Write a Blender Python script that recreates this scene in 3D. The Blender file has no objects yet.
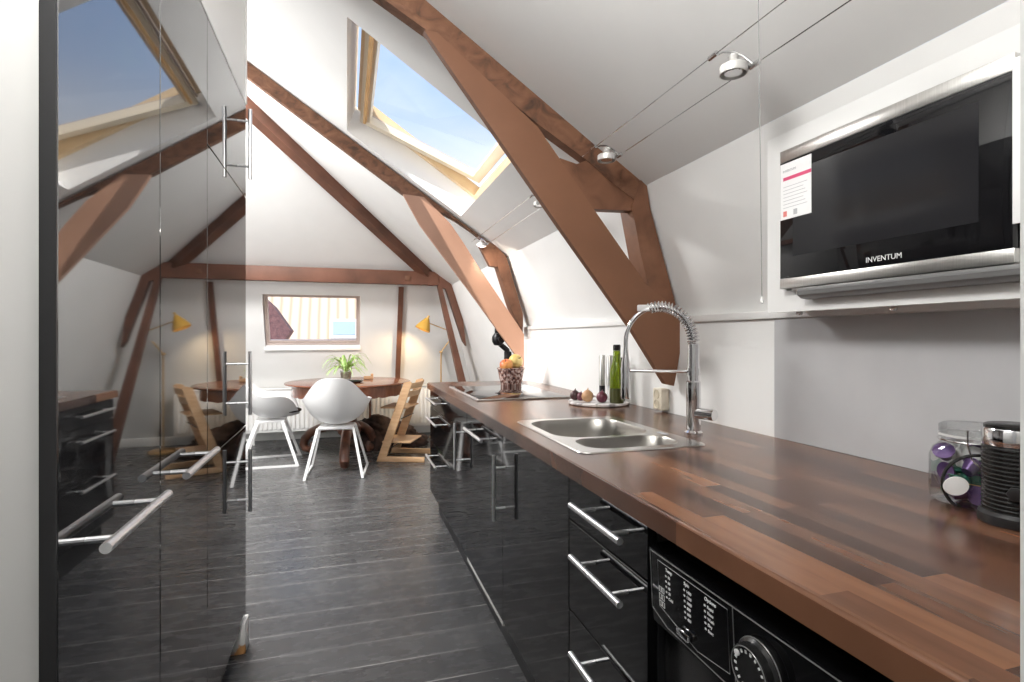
import bpy, bmesh, math, random
from mathutils import Vector, Matrix
random.seed(7)
C = bpy.context.scene.collection
PI = math.pi
# ------------------------------------------------------------------ camera model (for measuring only)
F, VU, VV, H = 540.0, 347.0, 338.0, 1.205
TH = math.atan(165.0 / F); cs, sn = math.cos(TH), math.sin(TH)
def ray(u, v):
    a = (u - 512) / F; b = (VV - v) / F
    return Vector((a * cs + sn, cs - a * sn, b))
def onX(u, v, X):
    r = ray(u, v); t = X / r.x; return Vector((X, r.y * t, H + r.z * t))
def onY(u, v, Y):
    r = ray(u, v); t = Y / r.y; return Vector((r.x * t, Y, H + r.z * t))
def onZ(u, v, z):
    r = ray(u, v); t = (z - H) / r.z; return Vector((r.x * t, r.y * t, z))
# ------------------------------------------------------------------ room section
def roof(X): return 2.548 - 0.67 * X           # right slope
KX, KZ = 1.116, 1.80                            # knee of the right slope
def wallX(z): return KX + 0.33 * (KZ - z)
FKY, FKZ = 6.2, 1.83
def farY(z): return FKY + 0.43 * (FKZ - z)
def hipZ(Y): return FKZ + 0.725 * (FKY - Y)
def hipY(X): return 5.210 + 0.924 * X
RX = -1.2; RZ = roof(RX); RY = hipY(RX)
def mir(X): return 2 * RX - X
# ------------------------------------------------------------------ materials
def mat(name, col=(.8,.8,.8), rough=.5, metal=0.0, **kw):
    m = bpy.data.materials.new(name); m.use_nodes = True
    b = m.node_tree.nodes['Principled BSDF']
    b.inputs['Base Color'].default_value = (*col, 1)
    b.inputs['Roughness'].default_value = rough
    b.inputs['Metallic'].default_value = metal
    for k, v in kw.items():
        b.inputs[k.replace('_', ' ')].default_value = v
    return m
def nodes(m): return m.node_tree.nodes, m.node_tree.links, m.node_tree.nodes['Principled BSDF']
def ramp(N, stops):
    r = N.new('ShaderNodeValToRGB'); e = r.color_ramp.elements
    while len(e) > 1: e.remove(e[-1])
    e[0].position = stops[0][0]; e[0].color = (*stops[0][1], 1)
    for p, c in stops[1:]:
        k = e.new(p); k.color = (*c, 1)
    return r
def noisy(name, stops, scale=(1,1,1), nscale=8, detail=5, rough=.5, bump=0.0, metal=0.0, dist=0.0, **kw):
    """noise-coloured material on object coordinates"""
    m = mat(name, rough=rough, metal=metal, **kw); N, L, b = nodes(m)
    tc = N.new('ShaderNodeTexCoord'); mp = N.new('ShaderNodeMapping'); mp.inputs['Scale'].default_value = scale
    nz = N.new('ShaderNodeTexNoise'); nz.inputs['Scale'].default_value = nscale; nz.inputs['Detail'].default_value = detail
    nz.inputs['Distortion'].default_value = dist
    L.new(tc.outputs['Object'], mp.inputs['Vector']); L.new(mp.outputs['Vector'], nz.inputs['Vector'])
    r = ramp(N, stops); L.new(nz.outputs['Fac'], r.inputs['Fac']); L.new(r.outputs['Color'], b.inputs['Base Color'])
    if bump:
        bp = N.new('ShaderNodeBump'); bp.inputs['Strength'].default_value = bump; bp.inputs['Distance'].default_value = .01
        L.new(nz.outputs['Fac'], bp.inputs['Height']); L.new(bp.outputs['Normal'], b.inputs['Normal'])
    return m
M = {}
M['wall'] = noisy('white_plaster', [(.3,(.80,.80,.79)),(.7,(.84,.84,.83))], nscale=3, rough=.75, bump=.03)
M['white'] = mat('white_paint', (.84,.84,.83), .4)
M['gwhite'] = mat('grey_white_laminate', (.76,.76,.75), .35)
M['beam'] = noisy('brown_beam', [(.25,(.095,.038,.018)),(.5,(.17,.072,.036)),(.75,(.225,.102,.055))], scale=(2.5,2.5,2.5), nscale=3.5, detail=8, rough=.55, bump=.25, dist=.6)
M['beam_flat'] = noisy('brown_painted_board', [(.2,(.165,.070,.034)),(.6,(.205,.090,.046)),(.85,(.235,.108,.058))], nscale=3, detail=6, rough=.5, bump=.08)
M['beam_lit'] = noisy('lit_painted_board', [(.2,(.33,.18,.115)),(.6,(.40,.225,.15)),(.85,(.45,.26,.18))], nscale=3, detail=6, rough=.5, bump=.08)  # lit copy of the brown board, brightness put into its colour
M['beam_rough'] = noisy('rough_hewn_beam', [(.28,(.055,.026,.014)),(.46,(.150,.064,.032)),(.7,(.225,.105,.055))], scale=(2,2,2.5), nscale=7, detail=9, rough=.65, bump=.6, dist=1.0)
M['beam_far'] = noisy('dark_brown_beam', [(.25,(.085,.036,.021)),(.6,(.17,.070,.042)),(.8,(.21,.095,.06))], nscale=4, detail=7, rough=.6, bump=.2)
M['gloss'] = mat('black_high_gloss', (.010,.010,.011), .03, IOR=3.1)
M['gloss2'] = mat('black_gloss_front', (.004,.004,.0045), .045, IOR=1.4, Specular_IOR_Level=.36)
M['blackmat'] = mat('black_board', (.012,.012,.013), .4)
M['dark'] = mat('dark_recess', (.006,.006,.006), .7)
M['handle'] = mat('satin_handle', (.86,.86,.87), .34, 1.0)
M['chrome'] = mat('chrome', (.74,.74,.75), .1, 1.0)
M['steel'] = noisy('brushed_steel', [(.3,(.50,.49,.47)),(.7,(.60,.59,.57))], scale=(1,40,1), nscale=12, rough=.28, metal=1.0)
M['bowl_steel'] = mat('dull_bowl_steel', (.36,.345,.32), .3, 1.0)
M['cordgrey'] = mat('grey_cord', (.22,.22,.215), .7)
M['backshade'] = noisy('splash_shade_grey', [(.3,(.42,.42,.43)),(.7,(.49,.49,.50))], nscale=4, rough=.45)  # grey stands for the shade on the near backsplash
M['soil'] = noisy('pale_roots', [(.3,(.30,.30,.20)),(.7,(.58,.58,.46))], nscale=20, rough=.8)
M['lampgrey'] = mat('silver_white', (.62,.61,.59), .35, .3)
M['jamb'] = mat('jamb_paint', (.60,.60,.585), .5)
M['steel_light'] = mat('sink_steel', (.66,.65,.63), .24, 1.0)
M['iron'] = mat('black_iron', (.02,.02,.022), .35, .6)
M['plastic_b'] = mat('black_plastic', (.012,.012,.012), .25)
M['plastic_w'] = mat('white_plastic', (.86,.86,.86), .35)
M['cream'] = mat('cream_plastic', (.72,.66,.54), .35)
M['creamdark'] = mat('deep_cream', (.58,.52,.40), .5)  # deeper cream for the outlet faces
M['oak'] = noisy('beech', [(.3,(.52,.31,.16)),(.7,(.66,.43,.25))], scale=(1,1,6), nscale=6, rough=.45)
M['pine'] = noisy('honey_pine', [(.3,(.60,.34,.12)),(.7,(.74,.47,.2))], nscale=5, rough=.45)
M['taupe'] = mat('taupe_frame', (.50,.41,.37), .5)
M['frame_wood'] = noisy('pale_honey_frame', [(.3,(.66,.47,.26)),(.7,(.76,.58,.36))], nscale=5, rough=.45)
M['cream_wood'] = mat('pale_cream_wood', (.80,.70,.54), .4)
M['tabletop'] = noisy('table_wood', [(.3,(.16,.055,.028)),(.7,(.28,.11,.06))], scale=(1,8,1), nscale=5, rough=.16)
M['carved'] = noisy('carved_wood', [(.3,(.055,.02,.012)),(.7,(.20,.08,.045))], nscale=9, rough=.35, bump=.4)
M['fur'] = noisy('dark_fur', [(.3,(.012,.007,.005)),(.7,(.06,.03,.022))], nscale=18, rough=.9, bump=.9)
M['yellow'] = mat('mustard_enamel', (.72,.42,.08), .35)
M['brass'] = mat('brass', (.70,.46,.22), .3, .8)
M['bulb'] = mat('lamp_bulb', (1,.9,.7), .4, Emission_Color=(1,.75,.4,1), Emission_Strength=6.0)
M['green'] = noisy('leaf_green', [(.3,(.28,.50,.10)),(.7,(.60,.78,.34))], nscale=30, rough=.45)
M['hob'] = mat('hob_glass', (.006,.006,.007), .03, IOR=1.9)
M['paper'] = mat('paper', (.88,.88,.88), .6)
M['pink'] = mat('pink_print', (.62,.06,.16), .6)
M['redp'] = mat('red_print', (.7,.2,.18), .6)
M['greyp'] = mat('grey_print', (.45,.45,.47), .6)
M['textw'] = mat('white_print', (.72,.72,.72), .5)
M['greypan'] = mat('grey_visor', (.19,.19,.19), .3, .3)
M['mwglass'] = mat('microwave_glass', (.006,.006,.007), .03, IOR=1.42)
M['mwwin'] = mat('microwave_window', (.016,.016,.018), .08, IOR=1.40)
M['marble'] = noisy('marble', [(.40,(.30,.28,.28)),(.50,(.80,.78,.77)),(.8,(.86,.85,.84))], nscale=9, detail=8, rough=.3, dist=1.5)
M['onion_r'] = noisy('red_onion', [(.3,(.07,.012,.02)),(.7,(.17,.03,.06))], nscale=20, rough=.3)
M['onion_d'] = mat('dark_plum', (.05,.018,.02), .35)
M['onion_y'] = noisy('yellow_onion', [(.3,(.42,.22,.10)),(.7,(.66,.42,.24))], nscale=14, rough=.4)
M['apple_r'] = noisy('apple_red', [(.35,(.55,.07,.04)),(.65,(.78,.36,.10))], nscale=9, rough=.3)
M['apple_y'] = noisy('apple_yellow', [(.35,(.72,.50,.12)),(.65,(.80,.62,.25))], nscale=9, rough=.3)
M['basket'] = noisy('speckled_glass', [(.38,(.05,.03,.03)),(.5,(.30,.15,.12)),(.62,(.62,.52,.48))], nscale=60, rough=.2)
M['oil'] = mat('green_bottle_glass', (.24,.34,.01), .06, Transmission_Weight=.6, IOR=1.45)
M['oil_dark'] = mat('olive_label', (.05,.055,.012), .3)
M['purple'] = noisy('purple_foil', [(.3,(.05,.02,.10)),(.7,(.19,.11,.28))], nscale=16, rough=.28, metal=.4)
M['teal'] = mat('green_foil', (.03,.16,.11), .3, .4)
M['skirt'] = noisy('worn_skirting', [(.55,(.8,.79,.77)),(.60,(.60,.30,.11))], nscale=9, rough=.6)
M['acrylic'] = mat('clear_plastic', (.85,.85,.84), .15, Alpha=.6)
M['roof_tile'] = mat('peach_roof', (.84,.70,.56), .8)
M['gable'] = noisy('dark_brick', [(.3,(.10,.05,.055)),(.7,(.22,.11,.11))], nscale=14, rough=.8)
M['ext_win'] = mat('pale_blue_pane', (.30,.38,.46), .2)
M['ext_white'] = mat('far_white_frame', (.62,.62,.64), .6)
def glass(name, tint=(1,1,1), refl=.06, r=.02, gain=.5):
    m = bpy.data.materials.new(name); m.use_nodes = True; N, L = m.node_tree.nodes, m.node_tree.links
    N.remove(N['Principled BSDF']); out = N['Material Output']
    t = N.new('ShaderNodeBsdfTransparent'); t.inputs['Color'].default_value = (*tint, 1)
    g = N.new('ShaderNodeBsdfGlossy'); g.inputs['Roughness'].default_value = r
    f = N.new('ShaderNodeLayerWeight'); f.inputs['Blend'].default_value = .25
    mul = N.new('ShaderNodeMath'); mul.operation = 'MULTIPLY_ADD'; mul.inputs[1].default_value = gain; mul.inputs[2].default_value = refl
    mx = N.new('ShaderNodeMixShader')
    L.new(f.outputs['Fresnel'], mul.inputs[0]); L.new(mul.outputs[0], mx.inputs['Fac'])
    L.new(t.outputs[0], mx.inputs[1]); L.new(g.outputs[0], mx.inputs[2]); L.new(mx.outputs[0], out.inputs['Surface'])
    return m
M['pane'] = glass('window_glass', (.97,.98,1), .004, gain=.05)
M['jar'] = glass('jar_glass', (.94,.95,.95), .07)
def planks(name, w, l, cols, mortar_col, mortar, rough, rot, grain=(1,14,1), bump=.2, var=None, rvar=0.0, spec=.5, gdetail=7):
    m = mat(name, rough=rough); N, L, b = nodes(m)
    b.inputs['Specular IOR Level'].default_value = spec
    tc = N.new('ShaderNodeTexCoord'); mp = N.new('ShaderNodeMapping'); mp.inputs['Rotation'].default_value = (0,0,rot); mp.inputs['Location'].default_value = (2.1,0,0) if l > 2 else (0,0,0)
    L.new(tc.outputs['Object'], mp.inputs['Vector'])
    br = N.new('ShaderNodeTexBrick'); br.offset = .37; br.offset_frequency = 2; br.squash = 1.0
    br.inputs['Scale'].default_value = 1.0; br.inputs['Brick Width'].default_value = l; br.inputs['Row Height'].default_value = w
    br.inputs['Mortar Size'].default_value = mortar; br.inputs['Mortar Smooth'].default_value = .3
    br.inputs['Color1'].default_value = (0,0,0,1); br.inputs['Color2'].default_value = (1,1,1,1); br.inputs['Mortar'].default_value = (.5,.5,.5,1)
    L.new(mp.outputs['Vector'], br.inputs['Vector'])
    r = ramp(N, cols); L.new(br.outputs['Color'], r.inputs['Fac'])
    gm = N.new('ShaderNodeMapping'); gm.inputs['Scale'].default_value = grain; L.new(mp.outputs['Vector'], gm.inputs['Vector'])
    nz = N.new('ShaderNodeTexNoise'); nz.inputs['Scale'].default_value = 7; nz.inputs['Detail'].default_value = gdetail; L.new(gm.outputs['Vector'], nz.inputs['Vector'])
    gr = ramp(N, var or [(.25,(.68,.68,.68)),(.75,(1.25,1.25,1.25))]); L.new(nz.outputs['Fac'], gr.inputs['Fac'])
    mx = N.new('ShaderNodeMix'); mx.data_type = 'RGBA'; mx.blend_type = 'MULTIPLY'; mx.inputs['Factor'].default_value = 1
    L.new(r.outputs['Color'], mx.inputs['A']); L.new(gr.outputs['Color'], mx.inputs['B'])
    # broken mortar line
    n2 = N.new('ShaderNodeTexNoise'); n2.inputs['Scale'].default_value = 3.2; n2.inputs['Detail'].default_value = 3; L.new(mp.outputs['Vector'], n2.inputs['Vector'])
    r2 = ramp(N, [(.34,(0,0,0)),(.62,(1,1,1))]); L.new(n2.outputs['Fac'], r2.inputs['Fac'])
    mm = N.new('ShaderNodeMath'); mm.operation = 'MULTIPLY'; L.new(br.outputs['Fac'], mm.inputs[0]); L.new(r2.outputs['Color'], mm.inputs[1])
    m2 = N.new('ShaderNodeMix'); m2.data_type = 'RGBA'; L.new(mm.outputs[0], m2.inputs['Factor']); L.new(mx.outputs['Result'], m2.inputs['A']); m2.inputs['B'].default_value = (*mortar_col, 1)
    L.new(m2.outputs['Result'], b.inputs['Base Color'])
    if rvar:
        mr = N.new('ShaderNodeMapRange'); mr.inputs['To Min'].default_value = rough - rvar; mr.inputs['To Max'].default_value = rough + rvar
        mr.inputs['From Min'].default_value = .3; mr.inputs['From Max'].default_value = .7
        L.new(nz.outputs['Fac'], mr.inputs['Value']); L.new(mr.outputs[0], b.inputs['Roughness'])
    bp = N.new('ShaderNodeBump'); bp.inputs['Strength'].default_value = bump; bp.inputs['Distance'].default_value = .004; bp.invert = True
    L.new(br.outputs['Fac'], bp.inputs['Height']); L.new(bp.outputs['Normal'], b.inputs['Normal'])
    return m
M['floor'] = planks('black_stained_planks', .158, 9.0, [(0,(.058,.058,.060)),(1,(.078,.078,.080))], (.34,.33,.325), .0032, .27, 0, grain=(1.2,3,1), bump=.25, rvar=.025, gdetail=5,
                    var=[(.25,(.88,.88,.88)),(.6,(1,1,1)),(.8,(1.2,1.2,1.19))])
M['worktop'] = planks('butcher_block', .041, .44, [(0,(.048,.023,.015)),(.35,(.080,.037,.023)),(.65,(.130,.060,.034)),(1,(.215,.100,.053))], (.05,.02,.012), 0, .22, PI/2,
                      grain=(1.0,8,1), bump=0, spec=.5, var=[(.3,(.84,.84,.84)),(.7,(1.14,1.14,1.14))], gdetail=2.5)
# ------------------------------------------------------------------ mesh helpers
def bx(bm, x0, x1, y0, y1, z0, z1, bevel=0, seg=2):
    vs = [bm.verts.new((x, y, z)) for x in (x0, x1) for y in (y0, y1) for z in (z0, z1)]
    idx = [(0,1,3,2),(4,6,7,5),(0,4,5,1),(2,3,7,6),(0,2,6,4),(1,5,7,3)]
    fs = [bm.faces.new([vs[i] for i in f]) for f in idx]
    if bevel:
        es = list({e for f in fs for e in f.edges})
        bmesh.ops.bevel(bm, geom=es, offset=bevel, segments=seg, affect='EDGES', profile=.5)
    return bm
def box(*a, **k): return bx(bmesh.new(), *a, **k)
def prism(bm, poly, vec, flip=False):
    """extrude a 3-D polygon by a vector"""
    a = [bm.verts.new(p) for p in poly]; b = [bm.verts.new(Vector(p) + Vector(vec)) for p in poly]
    n = len(a)
    bm.faces.new(a); bm.faces.new(b[::-1])
    for i in range(n): bm.faces.new((a[i], b[i], b[(i+1) % n], a[(i+1) % n]))
    return bm
def tube(bm, pts, r, n=10, closed=False, caps=True):
    pts = [Vector(p) for p in pts]; rs = r if isinstance(r, (list, tuple)) else [r] * len(pts)
    N = len(pts); rings = []; up = None
    for i, p in enumerate(pts):
        if closed: t = (pts[(i+1) % N] - pts[i-1]).normalized()
        else: t = (pts[min(i+1, N-1)] - pts[max(i-1, 0)]).normalized()
        if up is None:
            up = Vector((0,0,1)) if abs(t.z) < .9 else Vector((1,0,0))
        s = t.cross(up)
        if s.length < 1e-6: s = t.cross(Vector((.3,.8,.5)))
        s.normalize(); up = s.cross(t).normalized()
        k = 1.0
        if 0 < i < N-1 and not closed:
            c = (pts[i]-pts[i-1]).normalized().dot((pts[i+1]-pts[i]).normalized())
            k = 1 / max(.6, math.sqrt(max(.36, (1 + c) / 2)))
        rings.append([bm.verts.new(p + (s * math.cos(2*PI*j/n) + up * math.sin(2*PI*j/n)) * rs[i] * k) for j in range(n)])
    for i in range(N if closed else N-1):
        A, B = rings[i], rings[(i+1) % N]
        for j in range(n): bm.faces.new((A[j], A[(j+1) % n], B[(j+1) % n], B[j]))
    if caps and not closed:
        bm.faces.new(rings[0][::-1]); bm.faces.new(rings[-1])
    return bm
def lathe(bm, prof, c=(0,0,0), n=24, axis='Z'):
    """prof: (radius, height) list"""
    c = Vector(c); rings = []
    for r, h in prof:
        if r < 1e-5: rings.append([bm.verts.new(c + Vector((0,0,h)))])
        else: rings.append([bm.verts.new(c + Vector((r*math.cos(2*PI*j/n), r*math.sin(2*PI*j/n), h))) for j in range(n)])
    for A, B in zip(rings, rings[1:]):
        if len(A) == 1 and len(B) == 1: continue
        for j in range(n):
            k = (j+1) % n
            if len(A) == 1: bm.faces.new((A[0], B[k], B[j]))
            elif len(B) == 1: bm.faces.new((A[j], A[k], B[0]))
            else: bm.faces.new((A[j], A[k], B[k], B[j]))
    if len(rings[0]) > 1: bm.faces.new(rings[0][::-1])
    if len(rings[-1]) > 1: bm.faces.new(rings[-1])
    return bm
def bar(bm, a, b, w, h, up=(0,0,1)):
    """rectangular bar from a to b"""
    a, b = Vector(a), Vector(b); t = (b - a).normalized(); up = Vector(up)
    s = t.cross(up)
    if s.length < 1e-4: s = t.cross(Vector((1,0,0)))
    s.normalize(); u = s.cross(t).normalized()
    q = [a + s*w/2*i + u*h/2*j for i, j in ((-1,-1),(1,-1),(1,1),(-1,1))]
    return prism(bm, q, b - a)
def xf(bm, m): bmesh.ops.transform(bm, matrix=m, verts=bm.verts); return bm
def obj(name, bm, m, parent=None, world=True, ang=35):
    me = bpy.data.meshes.new(name)
    bmesh.ops.recalc_face_normals(bm, faces=bm.faces)
    if parent is not None and world:
        r = parent
        while r.parent: r = r.parent
        off = Vector(r.location)
        for v in bm.verts: v.co -= off
    for f in bm.faces: f.smooth = True
    bm.to_mesh(me); bm.free(); me.set_sharp_from_angle(angle=math.radians(ang))
    if m is not None: me.materials.append(m)
    o = bpy.data.objects.new(name, me); C.objects.link(o)
    if parent is not None: o.parent = parent
    return o
def thing(name, label, cat, loc=(0,0,0), rz=0, group=None):
    o = bpy.data.objects.new(name, None); C.objects.link(o); o.location = loc; o.rotation_euler = (0,0,rz)
    o.empty_display_size = .05
    o['label'] = label; o['category'] = cat
    if group: o['group'] = group
    return o
def tag(o, label, cat, group=None):
    """top-level mesh: put its origin at its base"""
    o['label'] = label; o['category'] = cat
    if group: o['group'] = group
    vs = o.data.vertices
    c = Vector((sum(v.co.x for v in vs)/len(vs), sum(v.co.y for v in vs)/len(vs), min(v.co.z for v in vs)))
    o.data.transform(Matrix.Translation(-c)); o.location = c
    return o
def struct(name, bm, m, parent=None):
    o = obj(name, bm, m, parent, world=False)
    if parent is None: o['kind'] = 'structure'
    return o
def face(bm, *pts): bm.faces.new([bm.verts.new(p) for p in pts]); return bm
def textmesh(s, size, m, origin, xdir, ydir, parent, name='lettering', depth=.0004):
    cu = bpy.data.curves.new('t', 'FONT'); cu.body = s; cu.size = size; cu.extrude = depth
    to = bpy.data.objects.new('t', cu); C.objects.link(to)
    bpy.context.view_layer.update()
    me = bpy.data.meshes.new_from_object(to)
    bpy.data.objects.remove(to); bpy.data.curves.remove(cu)
    bm = bmesh.new(); bm.from_mesh(me); bpy.data.meshes.remove(me)
    X = Vector(xdir).normalized(); Y = Vector(ydir).normalized(); Z = X.cross(Y)
    mm = Matrix((( X.x, Y.x, Z.x, origin[0]), (X.y, Y.y, Z.y, origin[1]), (X.z, Y.z, Z.z, origin[2]), (0,0,0,1)))
    xf(bm, mm)
    return obj(name, bm, m, parent)
def rr(x0, x1, y0, y1, r, z, n=6):
    pts = []
    for cx, cy, a0 in ((x1-r, y1-r, 0), (x0+r, y1-r, PI/2), (x0+r, y0+r, PI), (x1-r, y0+r, 1.5*PI)):
        for k in range(n+1):
            a = a0 + PI/2*k/n; pts.append(Vector((cx + r*math.cos(a), cy + r*math.sin(a), z)))
    return pts
# ================================================================== THE SETTING
YF = 0.06
bm = bmesh.new(); face(bm, (-4.3,-1.9,0),(1.9,-1.9,0),(1.9,7.2,0),(-4.3,7.2,0)); struct('floor', bm, M['floor'])
# ceiling: right slope with the skylight opening, hip slope and left slope
SX0, SX1, SY0, SY1 = .0, .75, 2.36, 3.66
def R3(x, y): return (x, y, roof(x))
bm = bmesh.new()
face(bm, R3(RX,YF), R3(SX0,YF), R3(SX0,hipY(SX0)), R3(RX,RY))
face(bm, R3(SX0,YF), R3(SX1,YF), R3(SX1,SY0), R3(SX0,SY0))
face(bm, R3(SX0,SY1), R3(SX1,SY1), R3(SX1,hipY(SX1)), R3(SX0,hipY(SX0)))
KX2 = (2.548 - FKZ) / .67
face(bm, R3(SX1,YF), R3(KX,YF), (KX, farY(KZ), KZ), (KX2, FKY, FKZ), R3(SX1,hipY(SX1)))
face(bm, (KX2,FKY,FKZ), (mir(KX2),FKY,FKZ), (RX,RY,RZ))
face(bm, (RX,YF,RZ), (mir(KX),YF,KZ), (mir(KX),farY(KZ),KZ), (mir(KX2),FKY,FKZ), (RX,RY,RZ))
struct('ceiling', bm, M['wall'])
# leaning side walls
bm = bmesh.new(); face(bm, (KX,YF,KZ), (wallX(0),YF,0), (wallX(0),farY(0),0), (KX,farY(KZ),KZ)); struct('wall_right', bm, M['wall'])
bm = bmesh.new(); face(bm, (mir(KX),2.3,KZ), (mir(wallX(0)),2.3,0), (mir(wallX(0)),farY(0),0), (mir(KX),farY(KZ),KZ)); struct('wall_left', bm, M['wall'])
# leaning far wall with the small window
WX0, WX1, WZ0, WZ1 = -.865, .145, 1.105, 1.672
def P(x, z): return (x, farY(z), z)
bm = bmesh.new()
lb, lt = mir(wallX(0)), mir(KX)
face(bm, P(lb,0), P(WX0,0), P(WX0,FKZ), P(mir(KX2),FKZ), P(lt,KZ))
face(bm, P(WX0,0), P(WX1,0), P(WX1,WZ0), P(WX0,WZ0))
face(bm, P(WX0,WZ1), P(WX1,WZ1), P(WX1,FKZ), P(WX0,FKZ))
face(bm, P(WX1,0), P(wallX(0),0), P(KX,KZ), P(KX2,FKZ), P(WX1,FKZ))
struct('wall_far', bm, M['wall'])
# near wall round the doorway the picture is taken from
bm = bmesh.new(); T = (0,.14,0)
prism(bm, [(.350,YF,0),(wallX(0),YF,0),(KX,YF,KZ),(.350,YF,roof(.35))], T)
prism(bm, [(-1.0,YF,0),(-.42,YF,0),(-.42,YF,roof(-.42)),(-1.0,YF,roof(-1.0))], T)
prism(bm, [(-.42,YF,2.12),(.350,YF,2.12),(.350,YF,roof(.35)),(-.42,YF,roof(-.42))], T)
struct('wall_near', bm, M['jamb'])
bm = bmesh.new()
hx0,hx1,hy0,hz = -1.3,1.75,-1.9,2.55
face(bm,(hx0,hy0,0),(hx1,hy0,0),(hx1,hy0,hz),(hx0,hy0,hz)); face(bm,(hx0,hy0,0),(hx0,YF,0),(hx0,YF,hz),(hx0,hy0,hz)); face(bm,(hx1,hy0,0),(hx1,YF,0),(hx1,YF,hz),(hx1,hy0,hz)); face(bm,(hx0,hy0,hz),(hx1,hy0,hz),(hx1,YF,hz),(hx0,YF,hz))
face(bm,(hx0,YF,0),(-.99,YF,0),(-.99,YF,hz),(hx0,YF,hz))
struct('wall_hall', bm, M['wall'])
bm = bmesh.new(); prism(bm, [(-1.0,.2,0),(-.398,.2,0),(-.398,.2,roof(-.398)),(-1.0,.2,roof(-1.0))], (0,.684,0)); struct('wall_side', bm, M['jamb'])
bm = bmesh.new(); bx(bm, -1.06,-1.0,.2,2.36,0,roof(-1.03)); struct('wall_partition', bm, M['wall'])
bm = bmesh.new(); prism(bm, [(-1.0,2.36,0),(-1.0,2.36,roof(-1.0)),(RX,2.36,RZ),(mir(KX),2.36,KZ),(mir(wallX(0)),2.36,0)], (0,.06,0)); struct('wall_dining', bm, M['wall'])
# low wall behind the worktop with its ledge
LX, LZ = 1.26, 1.287
bm = bmesh.new(); prism(bm, [(LX,.2,0),(wallX(0)-.004,.2,0),(wallX(LZ)-.004,.2,LZ),(LX,.2,LZ)], (0,3.65,0)); struct('wall_backsplash', bm, M['wall'])
bm = bmesh.new(); bx(bm, LX-.012, LX+.012, .2, 1.80, LZ-.022, LZ+.002, .002); bx(bm, LX-.012, LX+.012, 1.97, 3.70, LZ-.022, LZ+.002, .002)
struct('trim_1', bm, M['white'])
o = obj('splash_shade', box(LX-.0035, LX-.0005, .205, 1.352, .9005, LZ-.024), M['backshade']); tag(o, 'added grey sheet for the shade on the low wall behind the jar and canister', 'panel')  # thin sheet added to paint the soft shade on this wall
# baseboards
bm = bmesh.new(); bx(bm, mir(wallX(0))+.03, wallX(0)-.04, farY(.09)-.035, farY(.09)-.018, 0, .095, .003); struct('baseboard_far', bm, M['white'])
bm = bmesh.new(); bx(bm, wallX(.09)-.035, wallX(.09)-.018, 3.9, farY(0)-.1, 0, .095, .003); struct('baseboard_right', bm, M['white'])
# ------------------------------------------------------------------ skylight (window_1)
UP = Vector((0,0,.20))
outer = dict(x0=.085, x1=.86)
def O3(x, y): return Vector((x, y, roof(x) + .20))
i4 = [Vector(R3(SX0,SY0)), Vector(R3(SX1,SY0)), Vector(R3(SX1,SY1)), Vector(R3(SX0,SY1))]
o4 = [O3(.055,SY0), O3(.875,SY0), O3(.875,SY1), O3(.055,SY1)]
bm = bmesh.new()
for a in range(4):
    b = (a+1) % 4; face(bm, i4[a], i4[b], o4[b], o4[a])
win = struct('window_1', bm, M['white'])
S = Vector((1,0,-.67)).normalized(); Nn = Vector((.67,0,1)).normalized()
def ring(bm, Cn, s, n, hl, hw, bw, th):
    """rectangular frame; s down the slope, Y across, n normal"""
    Yv = Vector((0,1,0))
    for (a0,a1,b0,b1) in ((-hl,-hl+bw,-hw,hw),(hl-bw,hl,-hw,hw),(-hl+bw,hl-bw,-hw,-hw+bw),(-hl+bw,hl-bw,hw-bw,hw)):
        q = [Cn + s*a + Yv*b - n*th/2 for a, b in ((a0,b0),(a1,b0),(a1,b1),(a0,b1))]
        prism(bm, q, n*th)
    return bm
Cf = O3((.065+.875)/2, (SY0+SY1)/2); hl = .40/S.x + .0; hw = (SY1-SY0)/2
fr = struct('window_frame', ring(bmesh.new(), Cf + Nn*.03, S, Nn, hl, hw, .040, .07), M['frame_wood'], win)
ang = math.radians(11)
S2 = (S*math.cos(ang) + Nn*math.sin(ang)).normalized(); N2 = (Nn*math.cos(ang) - S*math.sin(ang)).normalized()
sa = struct('sash', ring(bmesh.new(), Cf + Nn*.02, S2, N2, hl-.055, hw-.055, .062, .045), M['cream_wood'], win)
struct('sash_cover', ring(bmesh.new(), Cf + Nn*.02 + N2*.032, S2, N2, hl-.045, hw-.045, .04, .018), M['taupe'], sa)
bm = bmesh.new(); Yv = Vector((0,1,0)); a, b = hl-.10, hw-.10
face(bm, *[Cf + Nn*.02 + S2*i*a + Yv*j*b for i, j in ((-1,-1),(1,-1),(1,1),(-1,1))]); struct('pane', bm, M['pane'], sa)
# small white inner lining strip on the sash and the top vent bar
bm = bmesh.new(); tb = Cf + Nn*.02 - S2*(hl-.09) - N2*.035
tube(bm, [tb - Yv*(hw-.12), tb + Yv*(hw-.12)], .011, 8)
for k in (-.45,-.15,.15,.45): tube(bm, [tb + Yv*k, tb + Yv*k + N2*.03], .007, 6)
struct('vent_bar', bm, M['pine'], sa)
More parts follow.
